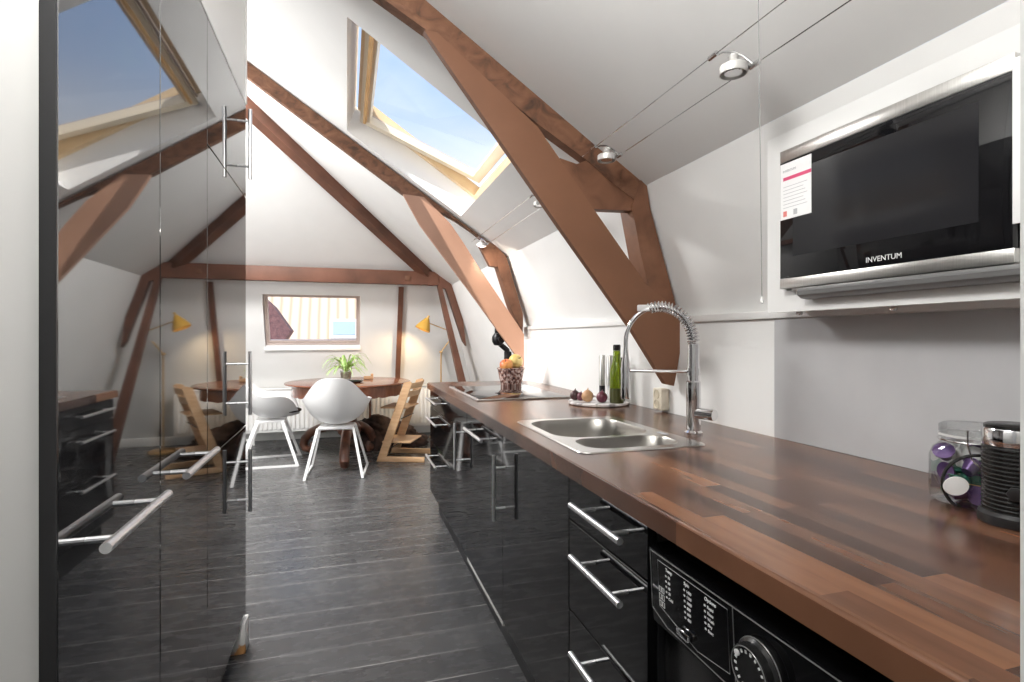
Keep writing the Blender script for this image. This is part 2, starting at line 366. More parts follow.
# small far window (window_2)
dirn = Vector((0,1,.43)).normalized()          # outward normal of the leaning wall
def W3(x, z, d=0): return Vector(P(x, z)) + dirn * d
bm = bmesh.new(); cr = [(WX0,WZ0),(WX1,WZ0),(WX1,WZ1),(WX0,WZ1)]
for a in range(4):
    b = (a+1) % 4; face(bm, W3(*cr[a]), W3(*cr[b]), W3(*cr[b], .10), W3(*cr[a], .10))
w2 = struct('window_2', bm, M['white'])
def frame2(bm, x0, x1, z0, z1, w, d0, d1):
    for (a0,a1,b0,b1) in ((x0,x1,z0,z0+w),(x0,x1,z1-w,z1),(x0,x0+w,z0+w,z1-w),(x1-w,x1,z0+w,z1-w)):
        prism(bm, [W3(a0,b0,d0),W3(a1,b0,d0),W3(a1,b1,d0),W3(a0,b1,d0)], dirn*(d1-d0))
    return bm
f2 = struct('window_frame', frame2(bmesh.new(), WX0+.004, WX1-.004, WZ0+.004, WZ1-.004, .020, .05, .10), M['taupe'], w2)
struct('sash', frame2(bmesh.new(), WX0+.022, WX1-.022, WZ0+.026, WZ1-.022, .022, .06, .095), M['taupe'], w2)
bm = bmesh.new(); face(bm, W3(WX0+.04,WZ0+.044,.08), W3(WX1-.04,WZ0+.044,.08), W3(WX1-.04,WZ1-.04,.08), W3(WX0+.04,WZ1-.04,.08)); struct('pane', bm, M['pane'], w2)
bm = bmesh.new(); bx(bm, WX0-.008, WX1+.008, farY(WZ0)-.010, farY(WZ0)+.03, WZ0-.040, WZ0+.003, .004); struct('window_sill', bm, M['white'], w2)
# ================================================================== ROOF TIMBERS
def poly(pts, Y, ext=()): return [onY(u, v, Y) for u, v in pts]
def truss(label, Y, th, leg, corbel, strut, raft_low, m):
    t = thing('roof_truss', label, 'roof beam', (0, Y, 0))
    obj('leg', prism(bmesh.new(), poly(leg, Y), (0,th,0)), m[0], t)
    obj('corbel', prism(bmesh.new(), poly(corbel, Y+.012), (0,.045,0)), m[1], t)
    obj('strut', prism(bmesh.new(), poly(strut, Y+.006), (0,.095,0)), m[1], t)
    low = poly(raft_low, Y+.008)                    # listed from the ridge side down to the knee
    g = .004
    a = low[0]; b = low[1]; d = (a - b); tr = (a.x - (RX+.03)) / d.x
    first = a - d * tr
    up = [Vector((KX-.006, Y+.008, roof(KX)-.012)), Vector((RX+.03, Y+.008, roof(RX+.03)-g))]
    obj('rafter', prism(bmesh.new(), [first] + low + up, (0,.05,0)), m[2], t)
    return t
truss('heavy red brown roof truss nearest, its leg landing behind the kitchen tap', 1.85, .03,
      [(424,30),(560,227),(632,329),(666,384),(674,386),(676,376),(680,352),(680,322),(677,309),(646,284),(593,208),(562,162),(546,139),(538,127),(437,32)],
      [(560,158),(577,164),(608,152),(640,180),(650,207),(640,211),(593,209),(575,195)],
      [(641,180),(647,186),(650,208),(676,306),(676,330),(650,292),(641,255),(632,206)],
      [(385,0),(425,29),(538,124),(588,161),(614,184),(640,204)], (M['beam_flat'],M['beam'],M['beam_rough']))
truss('middle roof truss over the hob, its board leg lit by the skylight', 3.72, .03,
      [(403,194),(420,225),(470,292),(520,361),(523,368),(524,366),(524,334),(478,266),(465,245),(450,223),(424,197)],
      [(479.5,246),(484,241),(491,241),(504,254),(505,262),(497,267),(490,266)],
      [(499,250),(504,254),(507,259),(523,314),(523,332),(511,308),(497,264)],
      [(242,73),(403,194),(430,207),(455,220),(474,233),(490,247)], (M['beam_lit'],M['beam'],M['beam_rough']))  # leg colour carries the bright light falling on it
# far truss: tie beam, legs and braces at the hip
TY = 5.93
t = thing('tie_beam_frame', 'far frame with a long horizontal tie beam above the small window', 'roof beam', (0,TY,0))
obj('tie_beam', box(mir(.97), .97, TY, TY+.10, 1.787, 1.935, bevel=.006), M['beam_far'], t)
for s in (1, -1):
    f = (lambda x: x) if s == 1 else mir
    q = [(.955,1.80),(.998,1.80),(1.30,.62),(1.44,0),(1.36,0),(1.22,.62)]
    obj('leg', prism(bmesh.new(), [Vector((f(x),TY+.005,z)) for x, z in q], (0,.09,0)), M['beam_far'], t)
    q = [onY(u,v,TY+.012) for u,v in ((436,272.5),(445,273.5),(453,285.7),(466.3,320),(466.3,346),(463,341),(446,289),(440,287))]
    q = [(min(p.x, wallX(p.z)-.004 if p.z < KZ else 9), p.z) for p in q]
    obj('brace', prism(bmesh.new(), [Vector((f(x),TY+.012,z)) for x, z in q], (0,.08,0)), M['beam_far'], t)
bm = bmesh.new(); bx(bm, .60,.66,TY-.012,TY+.0,1.83,1.88,.003); obj('peg', bm, M['beam'], t)
# wall post beside the small window
def lean_post(x, label):
    z0, z1 = .01, 1.78
    bm = bmesh.new(); prism(bm, [Vector((x-.027, farY(z)-d, z)) for z, d in ((z0,.004),(z1,.004),(z1,.05),(z0,.05))], (.054,0,0))
    o = obj('wall_post', bm, M['beam_far']); tag(o, label, 'post')
lean_post(.585, 'slim brown wooden post on the far wall right of the small window')
# hip rafter
a = Vector((.93, hipY(.93), roof(.93))); b = Vector((RX+.02, hipY(RX+.02), roof(RX+.02)))
bm = bmesh.new(); dn = Vector((-.25,-.25,-1)).normalized()*.062
bar(bm, a + dn, b + dn, .10, .10); o = obj('hip_rafter', bm, M['beam_far']); tag(o, 'long thin diagonal hip rafter rising left from the far tie beam', 'roof beam')
# ================================================================== TALL CABINETS (left)
def handle(a, b, out, m, parent, r=.0075, inset=.045):
    """bar handle from a to b (bar axis) whose posts run back along -out"""
    a, b, out = Vector(a), Vector(b), Vector(out); t = (b-a).normalized(); bm = bmesh.new()
    tube(bm, [a, b], r, 14)
    for p in (a + t*inset, b - t*inset): tube(bm, [p, p - out], r*.62, 10)
    return obj('handle', bm, m, parent)
FX = -.38; GAP = .0022; HO = .042
tall = [(.890,1.317,'nearest tall black gloss cabinet, left of the doorway, low bar handle',
         [(.12,2.12,'h',(.93,1.22),.897)]),
        (1.317,1.722,'second tall black gloss cabinet, narrow, with one horizontal bar handle',
         [(.12,2.12,'h',(1.345,1.640),.902)]),
        (1.722,2.335,'farthest tall black gloss cabinet with three vertical bar handles',
         [(.12,.862,'v',(.572,.800),2.165),(.862,1.757,'v',(.924,1.156),2.165),(1.757,2.12,'v',(1.785,2.04),2.165)])]
for y0, y1, lab, doors in tall:
    t = thing('tall_cabinet', lab, 'cabinet', (-.7,(y0+y1)/2,0))
    obj('carcass', box(-.985, FX-.021, y0+.001, y1-.001, .118, 2.12), M['blackmat'], t)
    obj('plinth', box(-.95, FX-.05, y0+.001, y1-.001, .0, .117), M['blackmat'], t)
    for z0, z1, k, span, pos in doors:
        d = obj('door', box(FX-.02, FX, y0+GAP, y1-GAP, z0+GAP, z1-GAP, bevel=.0012, seg=1), M['gloss'], t)
        if k == 'h': handle((FX+HO, span[0], pos), (FX+HO, span[1], pos), (HO,0,0), M['handle'], d, r=.0085)
        else: handle((FX+HO, pos, span[0]), (FX+HO, pos, span[1]), (HO,0,0), M['handle'], d, r=.0065)
# near black side panel
o = obj('side_panel', box(-.985, FX+.001, .885, .8885, 0, 2.125), M['blackmat']); tag(o, 'scuffed matt black end panel on the side of the nearest tall cabinet', 'panel')
# white panelling above the tall cabinets
t = thing('upper_panel', 'white filler panel between the tall black cabinets and the sloping ceiling', 'panel', (-.7,1.6,2.125))
obj('panel', box(-.98, FX-.001, .89, 2.32, 2.125, roof(FX)-.006), M['white'], t)
obj('edge_strip', box(-.98, FX+.004, 2.322, 2.340, 2.123, roof(FX+.004)-.006, bevel=.002), M['white'], t)
o = obj('skirting_end', box(-.428, -.370, 2.262, 2.345, .0005, .116, bevel=.005), M['skirt']); tag(o, 'chipped white skirting end block on the floor below the farthest tall cabinet', 'skirting')
# ================================================================== BASE CABINETS (right)
BX = .545; ZB, ZT = .165, .858; HB = -.042
def base_cab(y0, y1, label, fronts, strip=False):
    t = thing('base_cabinet', label, 'cabinet', (.85,(y0+y1)/2,0))
    bm = bmesh.new()
    bx(bm, BX+.022, 1.235, y0+.001, y0+.016, ZB, ZT); bx(bm, BX+.022, 1.235, y1-.016, y1-.001, ZB, ZT)
    bx(bm, BX+.022, 1.235, y0+.016, y1-.016, ZB, ZB+.016); bx(bm, 1.22, 1.235, y0+.016, y1-.016, ZB+.016, ZT)
    obj('carcass', bm, M['blackmat'], t)
    obj('plinth', box(BX+.06, BX+.075, y0, y1, 0, ZB-.001), M['blackmat'], t)
    for nm, z0, z1, k, span, pos in fronts:
        d = obj(nm, box(BX, BX+.02, y0+GAP, y1-GAP, z0+GAP, z1-GAP, bevel=.0012, seg=1), M['gloss2'], t)
        hx = BX + HB
        if k == 'h': handle((hx,span[0],pos),(hx,span[1],pos),(HB,0,0),M['handle'],d, r=.0072)
        elif k == 'v': handle((hx,pos,span[0]),(hx,pos,span[1]),(HB,0,0),M['handle'],d, r=.0065)
    if strip: obj('kick_strip', box(BX+.001, BX+.012, y0+.004, y1-.004, ZB-.016, ZB-.001), M['lampgrey'], t)
    return t
base_cab(.902,1.283,'narrow black drawer unit beside the washing machine, three bar handles',
         [('drawer',.742,.853,'h',(.935,1.175),.812),('drawer',.512,.742,'h',(.935,1.175),.690),('drawer',ZB,.512,'h',(.935,1.175),.462)])
base_cab(1.283,1.898,'black gloss sink cabinet with one vertical bar handle, next to the drawers', [('door',ZB,.853,'v',(.55,.785),1.868)])
base_cab(1.898,2.516,'black gloss front with a horizontal handle and silver strip along its foot', [('door',ZB,.853,'h',(2.06,2.38),.80)], True)
base_cab(2.516,3.118,'black gloss cabinet under the hob with a single vertical handle', [('door',ZB,.853,'v',(.565,.79),2.60)])
base_cab(3.118,3.70,'farthest black drawer unit at the dining end of the worktop',
         [('drawer',.742,.853,'h',(3.20,3.60),.808),('drawer',.512,.742,'h',(3.20,3.60),.680),('drawer',ZB,.512,'h',(3.20,3.60),.43)])
# worktop with the sink cut-out
t = None
bm = bmesh.new()
xs = [.5255,.606,.950,1.258]; ys = [.205,1.322,1.862,3.71]
g = [[bm.verts.new((x,y,.9)) for y in ys] for x in xs]
fs = [bm.faces.new((g[i][j],g[i+1][j],g[i+1][j+1],g[i][j+1])) for i in range(3) for j in range(3) if not (i==1 and j==1)]
ret = bmesh.ops.extrude_face_region(bm, geom=fs)
for v in [e for e in ret['geom'] if isinstance(e, bmesh.types.BMVert)]: v.co.z = .86
es = [e for e in bm.edges if all(abs(v.co.x-.5255) < 1e-4 and abs(v.co.z-.9) < 1e-4 for v in e.verts)]
es += [e for e in bm.edges if all(abs(v.co.y-3.71) < 1e-4 and abs(v.co.z-.9) < 1e-4 for v in e.verts)]
bmesh.ops.bevel(bm, geom=es, offset=.006, segments=3, affect='EDGES')
o = obj('worktop', bm, M['worktop']); tag(o, 'long butcher block wooden worktop running from the doorway to the hob', 'worktop')
# ------------------------------------------------------------------ sink
t = thing('sink', 'stainless steel one and a half bowl sink set into the worktop', 'sink', (.78,1.6,.9))
A = dict(x0=.614,x1=.942,y0=1.503,y1=1.855); B = dict(x0=.632,x1=.930,y0=1.332,y1=1.488)
def loop(bm, pts): 
    vs = [bm.verts.new(p) for p in pts]; es = [bm.edges.new((vs[i], vs[(i+1) % len(vs)])) for i in range(len(vs))]; return vs, es
bm = bmesh.new(); z = .9035
_, e0 = loop(bm, rr(.590,.980,1.300,1.884,.03,z)); _, e1 = loop(bm, rr(A['x0'],A['x1'],A['y0'],A['y1'],.09,z,8)); _, e2 = loop(bm, rr(B['x0'],B['x1'],B['y0'],B['y1'],.06,z,8))
bmesh.ops.triangle_fill(bm, edges=e0+e1+e2, use_beauty=True)
for f in list(bm.faces):
    c = f.calc_center_median()
    for q in (A, B):
        if q['x0']+.02 < c.x < q['x1']-.02 and q['y0']+.02 < c.y < q['y1']-.02 and False: bm.faces.remove(f); break
s0, _ = loop(bm, rr(.587,.983,1.297,1.887,.033,.9005)); s1 = [v for v in bm.verts][:len(s0)]
for i in range(len(s0)): bm.faces.new((s1[i], s1[(i+1)%len(s0)], s0[(i+1)%len(s0)], s0[i]))
obj('flange', bm, M['steel_light'], t)
for q, rad, dep in ((A,.09,.165),(B,.06,.12)):
    bm = bmesh.new(); rings = []
    for ins, dz, rd in ((0,0,1),(.004,-.006,1),(.010,-.05,1),(.018,-dep*.8,.95),(.035,-dep*.96,.85),(.06,-dep,.7)):
        r_ = max(.012, rad*rd - ins*.3)
        rings.append([bm.verts.new(p) for p in rr(q['x0']+ins,q['x1']-ins,q['y0']+ins,q['y1']-ins,min(r_,(q['y1']-q['y0'])/2-ins-.001),z+dz,8)])
    for a_, b_ in zip(rings, rings[1:]):
        for i in range(len(a_)): bm.faces.new((a_[i], a_[(i+1)%len(a_)], b_[(i+1)%len(a_)], b_[i]))
    bm.faces.new(rings[-1])
    bo = obj('bowl', bm, M['bowl_steel'], t)
    cx, cy = (q['x0']+q['x1'])/2, (q['y0']+q['y1'])/2
    obj('drain', lathe(bmesh.new(), [(.032,0),(.032,.003),(.022,.004),(.018,.001),(0,.001)], (cx,cy,z-dep), 20), M['chrome'], bo)
bm = bmesh.new(); bx(bm, .945,.962,1.47,1.52,.9038,.9045); obj('overflow_plate', bm, M['greyp'], t)
# ------------------------------------------------------------------ tap
fx, fy = 1.055, 1.475
ex, ey = .875, 1.587
t = thing('kitchen_tap', 'tall chrome kitchen tap with coiled spring neck behind the sink', 'tap', (fx,fy,.9))
bm = bmesh.new(); lathe(bm, [(.028,0),(.028,.006),(.022,.012),(.022,.10),(.0225,.105),(.0225,.165),(.018,.170),(.018,.285),(.014,.29)], (fx,fy,.9), 24); obj('column', bm, M['chrome'], t)
hd = Vector((.35,-.937,0))
bm = bmesh.new(); p0 = Vector((fx,fy,.967)); tube(bm, [p0, p0 + hd*.074], .0175, 20); obj('lever', bm, M['chrome'], t)
rdir = Vector((ex-fx, ey-fy, 0)); reach = rdir.length; rdir.normalize(); rad = reach/2; zc0 = 1.190
def arc(a): return Vector((fx,fy,0)) + rdir*(rad - rad*math.cos(a)) + Vector((0,0,zc0 + rad*1.10*math.sin(a)))
pts = [Vector((fx,fy,1.17))] + [arc(PI*k/40) for k in range(41)] + [Vector((ex,ey,1.135))]
bm = bmesh.new(); tube(bm, pts, .0075, 12); obj('hose', bm, M['chrome'], t)
hp = []; turns = 21
for k in range(turns*12+1):
    s = k/(turns*12); a = PI*.60*s; c = arc(a)
    tan = (arc(a+.01) - arc(a-.01)).normalized(); side = rdir.cross(Vector((0,0,1))).normalized(); nrm = tan.cross(side).normalized()
    ph = 2*PI*k/12; hp.append(c + (side*math.cos(ph) + nrm*math.sin(ph))*.0165)
bm = bmesh.new(); tube(bm, hp, .0029, 6); obj('spring', bm, M['chrome'], t)
bm = bmesh.new(); tube(bm, [Vector((fx,fy,1.098)), Vector((ex,ey,1.098))], .0052, 10); lathe(bm, [(.021,0),(.021,.022)], (fx,fy,1.087), 20); lathe(bm, [(.016,0),(.016,.018)], (ex,ey,1.089), 20); obj('holder_arm', bm, M['chrome'], t)
bm = bmesh.new(); lathe(bm, [(.0,1.005),(.0155,1.005),(.0165,1.012),(.0155,1.06),(.0145,1.12),(.010,1.145),(.008,1.17)], (ex,ey,0), 20); obj('spray_head', bm, M['chrome'], t)
bm = bmesh.new(); c = arc(PI*.60); mm = Matrix.Translation(c + Vector((0,0,-.006))) @ Matrix.Rotation(math.atan2(rdir.y, rdir.x), 4, 'Z'); bx(bm, -.036,.036,-.014,.014,-.004,.018,.004); xf(bm, mm); obj('hose_clip', bm, M['acrylic'], t)
# ------------------------------------------------------------------ hob
t = thing('induction_hob', 'flat black glass induction hob reflecting the fruit bowl', 'hob', (.83,2.86,.9))
obj('glass_top', box(.612,1.085,2.545,3.285,.9005,.907,bevel=.0015), M['hob'], t)
obj('trim', box(.600,.6115,2.545,3.285,.9005,.9085,bevel=.001), M['handle'], t)
obj('trim', box(.600,1.085,2.535,2.5445,.9005,.908,bevel=.001), M['steel'], t)
# ------------------------------------------------------------------ fruit bowl and fruit
fb = Vector((1.02,3.36,.9005))
t = thing('fruit_bowl', 'speckled patterned fruit bowl on the worktop beyond the hob', 'bowl', fb)
bm = bmesh.new(); lathe(bm, [(0,0),(.064,0),(.067,.006),(.078,.05),(.087,.098),(.090,.108),(.086,.108),(.080,.08),(.072,.04),(.058,.012),(0,.010)], fb, 28); obj('bowl_body', bm, M['basket'], t)
bm = bmesh.new(); tube(bm, [fb + Vector((.089*math.cos(2*PI*k/28), .089*math.sin(2*PI*k/28), .108)) for k in range(28)], .004, 8, closed=True); obj('rim', bm, M['basket'], t)
def fruit(p, r, m, label, rot=(0,0,0), name='apple', group=None):
    t = thing(name, label, 'fruit', p); bm = bmesh.new()
    lathe(bm, [(0,-.80*r),(.25*r,-.90*r),(.6*r,-.78*r),(.93*r,-.32*r),(r,.05*r),(.93*r,.45*r),(.62*r,.78*r),(.32*r,.86*r),(.12*r,.74*r),(0,.62*r)], (0,0,0), 20)
    b = bm; xf(b, Matrix.Rotation(rot[0],4,'X') @ Matrix.Rotation(rot[1],4,'Y')); o = obj('skin', b, m, t, world=False, ang=80)
    b = bmesh.new(); tube(b, [(0,0,.62*r),(r*.1,0,r*1.12)], r*.05, 6); xf(b, Matrix.Rotation(rot[0],4,'X') @ Matrix.Rotation(rot[1],4,'Y')); obj('stem', b, M['carved'], t, world=False)
    return t
fruit(fb + Vector((-.042,-.034,.128)), .043, M['apple_r'], 'orange red apple at the front left of the fruit bowl', (.5,-.3))
fruit(fb + Vector((.028,-.010,.152)), .048, M['apple_y'], 'yellow apple heaped highest in the fruit bowl', (.9,.4))
fruit(fb + Vector((-.005,.048,.120)), .042, M['apple_r'], 'red apple at the back of the fruit bowl', (.2,.2))
# ------------------------------------------------------------------ black pipe behind
px = onY(501, 340, 4.02).x
t = thing('iron_pipe', 'black iron pipe with a round valve behind the fruit bowl', 'pipe', (px,4.02,0))
bm = bmesh.new(); tube(bm, [(px+.06,4.02,0),(px+.06,4.02,1.06),(px+.05,4.02,1.11),(px-.01,4.02,1.16),(px-.03,4.02,1.20),(px-.03,4.02,1.36)], .020, 12); obj('tube', bm, M['iron'], t)
bm = bmesh.new(); lathe(bm, [(0,-.05),(.03,-.045),(.045,-.02),(.048,0),(.045,.02),(.03,.045),(0,.05)], (px-.03,4.0,1.195), 16); lathe(bm, [(.03,0),(.03,.06)], (px+.055,4.02,1.04), 14); obj('valve', bm, M['iron'], t)
bm = bmesh.new(); lathe(bm, [(.012,0),(.012,.05),(.026,.052),(.026,.062),(0,.064)], (0,0,0), 12); xf(bm, Matrix.Translation((px-.03,3.95,1.195)) @ Matrix.Rotation(PI/2,4,'X')); obj('knob', bm, M['iron'], t)
# ------------------------------------------------------------------ tray with mills, bottle and onions
tc = Vector((1.112,2.27,.9))
o = obj('marble_tray', lathe(bmesh.new(), [(0,.0005),(.128,.0005),(.138,.004),(.140,.012),(.136,.016),(0,.016)], tc, 40), M['marble']); tag(o, 'round white marble tray on the worktop under the bottle', 'tray')
def mill(p, label, top, bottom):
    t = thing('spice_mill', label, 'mill', p); p = Vector(p)
    obj('body', lathe(bmesh.new(), [(.0155,.064),(.0155,.200),(.013,.207),(0,.208)], p, 20), M['steel'], t)
    obj('grinder', lathe(bmesh.new(), [(0,.0),(.0145,.0),(.0145,.063),(0,.0635)], p, 20), bottom, t)
    obj('collar', lathe(bmesh.new(), [(.0158,.0),(.0158,.006)], p + Vector((0,0,.0)), 20), M['steel'], t)
mill((1.160,2.330,.9165), 'slim steel spice mill with dark grinder, left one of the pair', 0, M['iron'])
mill((1.182,2.295,.9165), 'slim steel spice mill with a clear white base, right one of the pair', 0, M['acrylic'])
bp = Vector((1.150,2.165,.9165))
t = thing('oil_bottle', 'green glass olive oil bottle with dark cap on the marble tray', 'bottle', bp)
obj('glass_body', lathe(bmesh.new(), [(0,.066),(.0305,.066),(.0305,.125),(.029,.150),(.022,.175),(.0175,.195),(.0160,.232),(0,.232)], bp, 24), M['oil'], t)
obj('label_band', lathe(bmesh.new(), [(0,.0),(.030,.0),(.031,.004),(.031,.065),(0,.065)], bp, 24), M['oil_dark'], t)
obj('cap', lathe(bmesh.new(), [(.0165,.2325),(.0170,.236),(.0170,.255),(.014,.259),(0,.259)], bp, 20), M['plastic_b'], t)
bp2 = Vector((1.206,2.235,.9165))
t = thing('oil_bottle', 'small dark olive bottle half hidden between mill and green bottle', 'bottle', bp2)
obj('glass_body', lathe(bmesh.new(), [(0,0),(.02,0),(.021,.003),(.021,.12),(.014,.150),(.012,.175),(0,.175)], bp2, 20), M['oil_dark'], t)
obj('cap', lathe(bmesh.new(), [(.0135,.1755),(.0135,.198),(0,.2)], bp2, 16), M['plastic_b'], t)
def onion(p, r, m, label):
    t = thing('onion', label, 'onion', p); p = Vector(p)
    obj('bulb', lathe(bmesh.new(), [(0,0),(.35*r,.02*r),(.75*r,.25*r),(r,.85*r),(.85*r,1.4*r),(.5*r,1.75*r),(.15*r,1.95*r),(0,1.97*r)], p, 18), m, t, ang=80)
    b = bmesh.new(); tube(b, [p + Vector((0,0,1.9*r)), p + Vector((.1*r,0,2.25*r))], [.14*r,.05*r], 6); obj('tip', b, m, t)
onion((1.015,2.318,.9165), .024, M['onion_d'], 'small dark onion at the left rim of the marble tray')
onion((1.040,2.235,.9165), .028, M['onion_y'], 'pale yellow onion between two red ones on the tray')
onion((1.092,2.195,.9165), .026, M['onion_r'], 'dark red onion in front of the spice mills')
onion((1.030,2.285,.9165), .020, M['onion_r'], 'little red onion tucked behind the yellow one')
# ------------------------------------------------------------------ double socket on the low wall
sp = onX(661,399,LX-.02); 
t = thing('wall_socket', 'cream double wall socket low on the backsplash behind the tap', 'socket', (LX-.02, sp.y, sp.z-.05))
obj('case', box(LX-.040, LX-.001, sp.y-.033, sp.y+.033, sp.z-.045, sp.z+.045, bevel=.006), M['cream'], t)
for dz in (-.0205,.0205):
    bm = bmesh.new(); lathe(bm, [(.0195,0),(.0195,.003),(.017,.003),(.016,.0005),(0,.0005)], (0,0,0), 20)
    for k in (-.009,.009): lathe(bm, [(.0028,.0005),(.0028,.002),(0,.002)], (k,0,0), 8)
    xf(bm, Matrix.Translation((LX-.0398,sp.y,sp.z+dz)) @ Matrix.Rotation(-PI/2,4,'Y')); obj('outlet', bm, M['creamdark'], t)
# ------------------------------------------------------------------ clip jar, can
jc = Vector((1.105,.705,.9005))
t = thing('clip_top_jar', 'clear glass clip top jar of purple and green pods on the worktop', 'jar', jc)
def sq(bm, prof, c, n=5):
    rings = []
    for r, h, k in prof: rings.append([bm.verts.new(Vector((c[0],c[1],0)) + (p if False else p)) for p in rr(-r,r,-r,r,r*k,c[2]+h,n)])
    for A_, B_ in zip(rings, rings[1:]):
        for i in range(len(A_)): bm.faces.new((A_[i],A_[(i+1)%len(A_)],B_[(i+1)%len(A_)],B_[i]))
    bm.faces.new(rings[0][::-1]); bm.faces.new(rings[-1]); return bm
obj('glass_body', sq(bmesh.new(), [(.046,.0,.5),(.052,.005,.5),(.054,.02,.5),(.054,.085,.5),(.051,.100,.6),(.046,.110,.98),(.045,.122,.98)], jc), M['jar'], t)
obj('lid', lathe(bmesh.new(), [(.049,.128),(.050,.130),(.050,.142),(.044,.146),(.02,.147),(0,.147)], jc, 28), M['jar'], t)
obj('seal', lathe(bmesh.new(), [(.047,.1225),(.051,.123),(.051,.127),(.047,.1275)], jc, 28), M['acrylic'], t)
bm = bmesh.new()
tube(bm, [jc + Vector((.0515*math.cos(2*PI*k/28),.0515*math.sin(2*PI*k/28),.116)) for k in range(28)], .0012, 6, closed=True)
cd = Vector((-.72,-.69,0)); sd = Vector((.69,-.72,0)); c0 = jc + cd*.056
tube(bm, [c0 + sd*.018 + Vector((0,0,.140)), c0 + sd*.018 + Vector((0,0,.115)), c0 + sd*.013 + cd*.004 + Vector((0,0,.09)), c0 + cd*.006 + Vector((0,0,.075)), c0 - sd*.013 + cd*.004 + Vector((0,0,.09)), c0 - sd*.018 + Vector((0,0,.115)), c0 - sd*.018 + Vector((0,0,.140))], .0014, 6)
obj('wire_clip', bm, M['chrome'], t)
rnd = random.Random(4)
npod = 0
for k in range(60):
    r = .0165; p = jc + Vector((rnd.uniform(-.032,.032), rnd.uniform(-.032,.032), .02 + .017*(k//12)))
    if k % 12 > 5: continue
    m = [M['purple'],M['purple'],M['teal'],M['white'],M['purple']][rnd.randrange(5)] if k//12 else [M['teal'],M['purple'],M['teal']][rnd.randrange(3)]
    q = thing('coffee_pod', ('foil pod inside the clip top jar'), 'pod', p, group='foil pods inside the glass jar')
    bm = bmesh.new(); lathe(bm, [(0,-.012),(.009,-.012),(.014,.008),(.0175,.009),(.0175,.0105),(0,.0115)], (0,0,0), 14)
    xf(bm, Matrix.Rotation(rnd.uniform(-1.6,1.6),4,'X') @ Matrix.Rotation(rnd.uniform(-1.6,1.6),4,'Y')); obj('shell', bm, m, q, world=False)
    npod += 1
# black cord loop with white tag leaning on the jar
cp = jc + cd*.071 + sd*(-.004); rl = .052
t = thing('cord_loop', 'black cord loop with a white oval tag in front of the jar', 'cord', (cp.x,cp.y,.9005))
bm = bmesh.new(); pts = []
for k in range(25):
    a = PI*1.28 - k/24*PI*.98; pts.append(Vector((cp.x,cp.y,.9005)) + sd*rl*math.cos(a) + Vector((0,0,.048 + rl*math.sin(a))))
tube(bm, pts, .0028, 8); obj('cord', bm, M['plastic_b'], t)
bm = bmesh.new(); lathe(bm, [(0,-.002),(.0185,-.002),(.019,0),(.0185,.002),(0,.003)], (0,0,0), 24)
for v in bm.verts: v.co.y *= .85
fr_ = Matrix(((sd.x,0,cd.x,0),(sd.y,0,cd.y,0),(0,1,0,0),(0,0,0,1)))
xf(bm, Matrix.Translation(Vector((cp.x,cp.y,.9005)) - sd*.034 + cd*.004 + Vector((0,0,.044))) @ fr_ @ Matrix.Rotation(.5,4,'Z')); obj('tag', bm, M['plastic_w'], t)
bm = bmesh.new(); tube(bm, [Vector((cp.x,cp.y,.9005)) - sd*.020 + cd*.004 + Vector((0,0,.050)), Vector((cp.x,cp.y,.9005)) + sd*.03 + Vector((0,0,.044))], .0009, 5); obj('pin', bm, M['brass'], t)
cc = Vector((1.052,.607,.9005))
t = thing('milk_frother', 'ribbed black canister with chrome rim on the worktop beside the jar', 'canister', cc)
CS = .93
def P_(pr): return [(r*CS, h*CS) for r, h in pr]
prof = [(.046,.022)]
for k in range(15): z = .024 + k*.0075; prof += [(.0455,z),(.0475,z+.002),(.0475,z+.0045),(.0455,z+.0065)]
prof += [(.045,.138)]
obj('ribbed_body', lathe(bmesh.new(), P_(prof), cc, 36), M['plastic_b'], t, ang=20)
obj('base', lathe(bmesh.new(), P_([(0,0),(.052,0),(.053,.004),(.052,.016),(.047,.0215),(0,.0216)]), cc, 36), M['blackmat'], t)
obj('rim', lathe(bmesh.new(), P_([(.0465,.1385),(.0475,.142),(.0470,.165),(.0455,.168),(.0445,.168)]), cc, 36), M['chrome'], t)
obj('lid', lathe(bmesh.new(), P_([(.044,.1685),(.044,.173),(.04,.175),(0,.176)]), cc, 36), M['plastic_b'], t)
bm = bmesh.new(); dd = Vector((-.86,-.5,0)); lathe(bm, [(0,0),(.012,0),(.012,.003),(.009,.004),(0,.004)], (0,0,0), 6); xf(bm, Matrix.Translation(cc + dd*.0445 + Vector((0,0,.056))) @ dd.to_track_quat('Z','Y').to_matrix().to_4x4()); obj('button', bm, M['blackmat'], t)
# ------------------------------------------------------------------ washing machine
t = thing('washing_machine', 'black washing machine under the near end of the worktop', 'washing machine', (.85,.6,0))
wy0, wy1 = .302, .898
obj('body', box(.575, 1.17, wy0, wy1, .012, .672, bevel=.006), M['plastic_b'], t)
obj('top_cover', box(.600, 1.17, wy0, wy1, .673, .848, bevel=.006), M['blackmat'], t)
bm = bmesh.new(); prism(bm, [(.552,wy0,.676),(.545,wy0,.812),(.560,wy0,.818),(.598,wy0,.818),(.598,wy0,.676)], (0,wy1-wy0,0)); pan = obj('control_panel', bm, M['gloss2'], t)
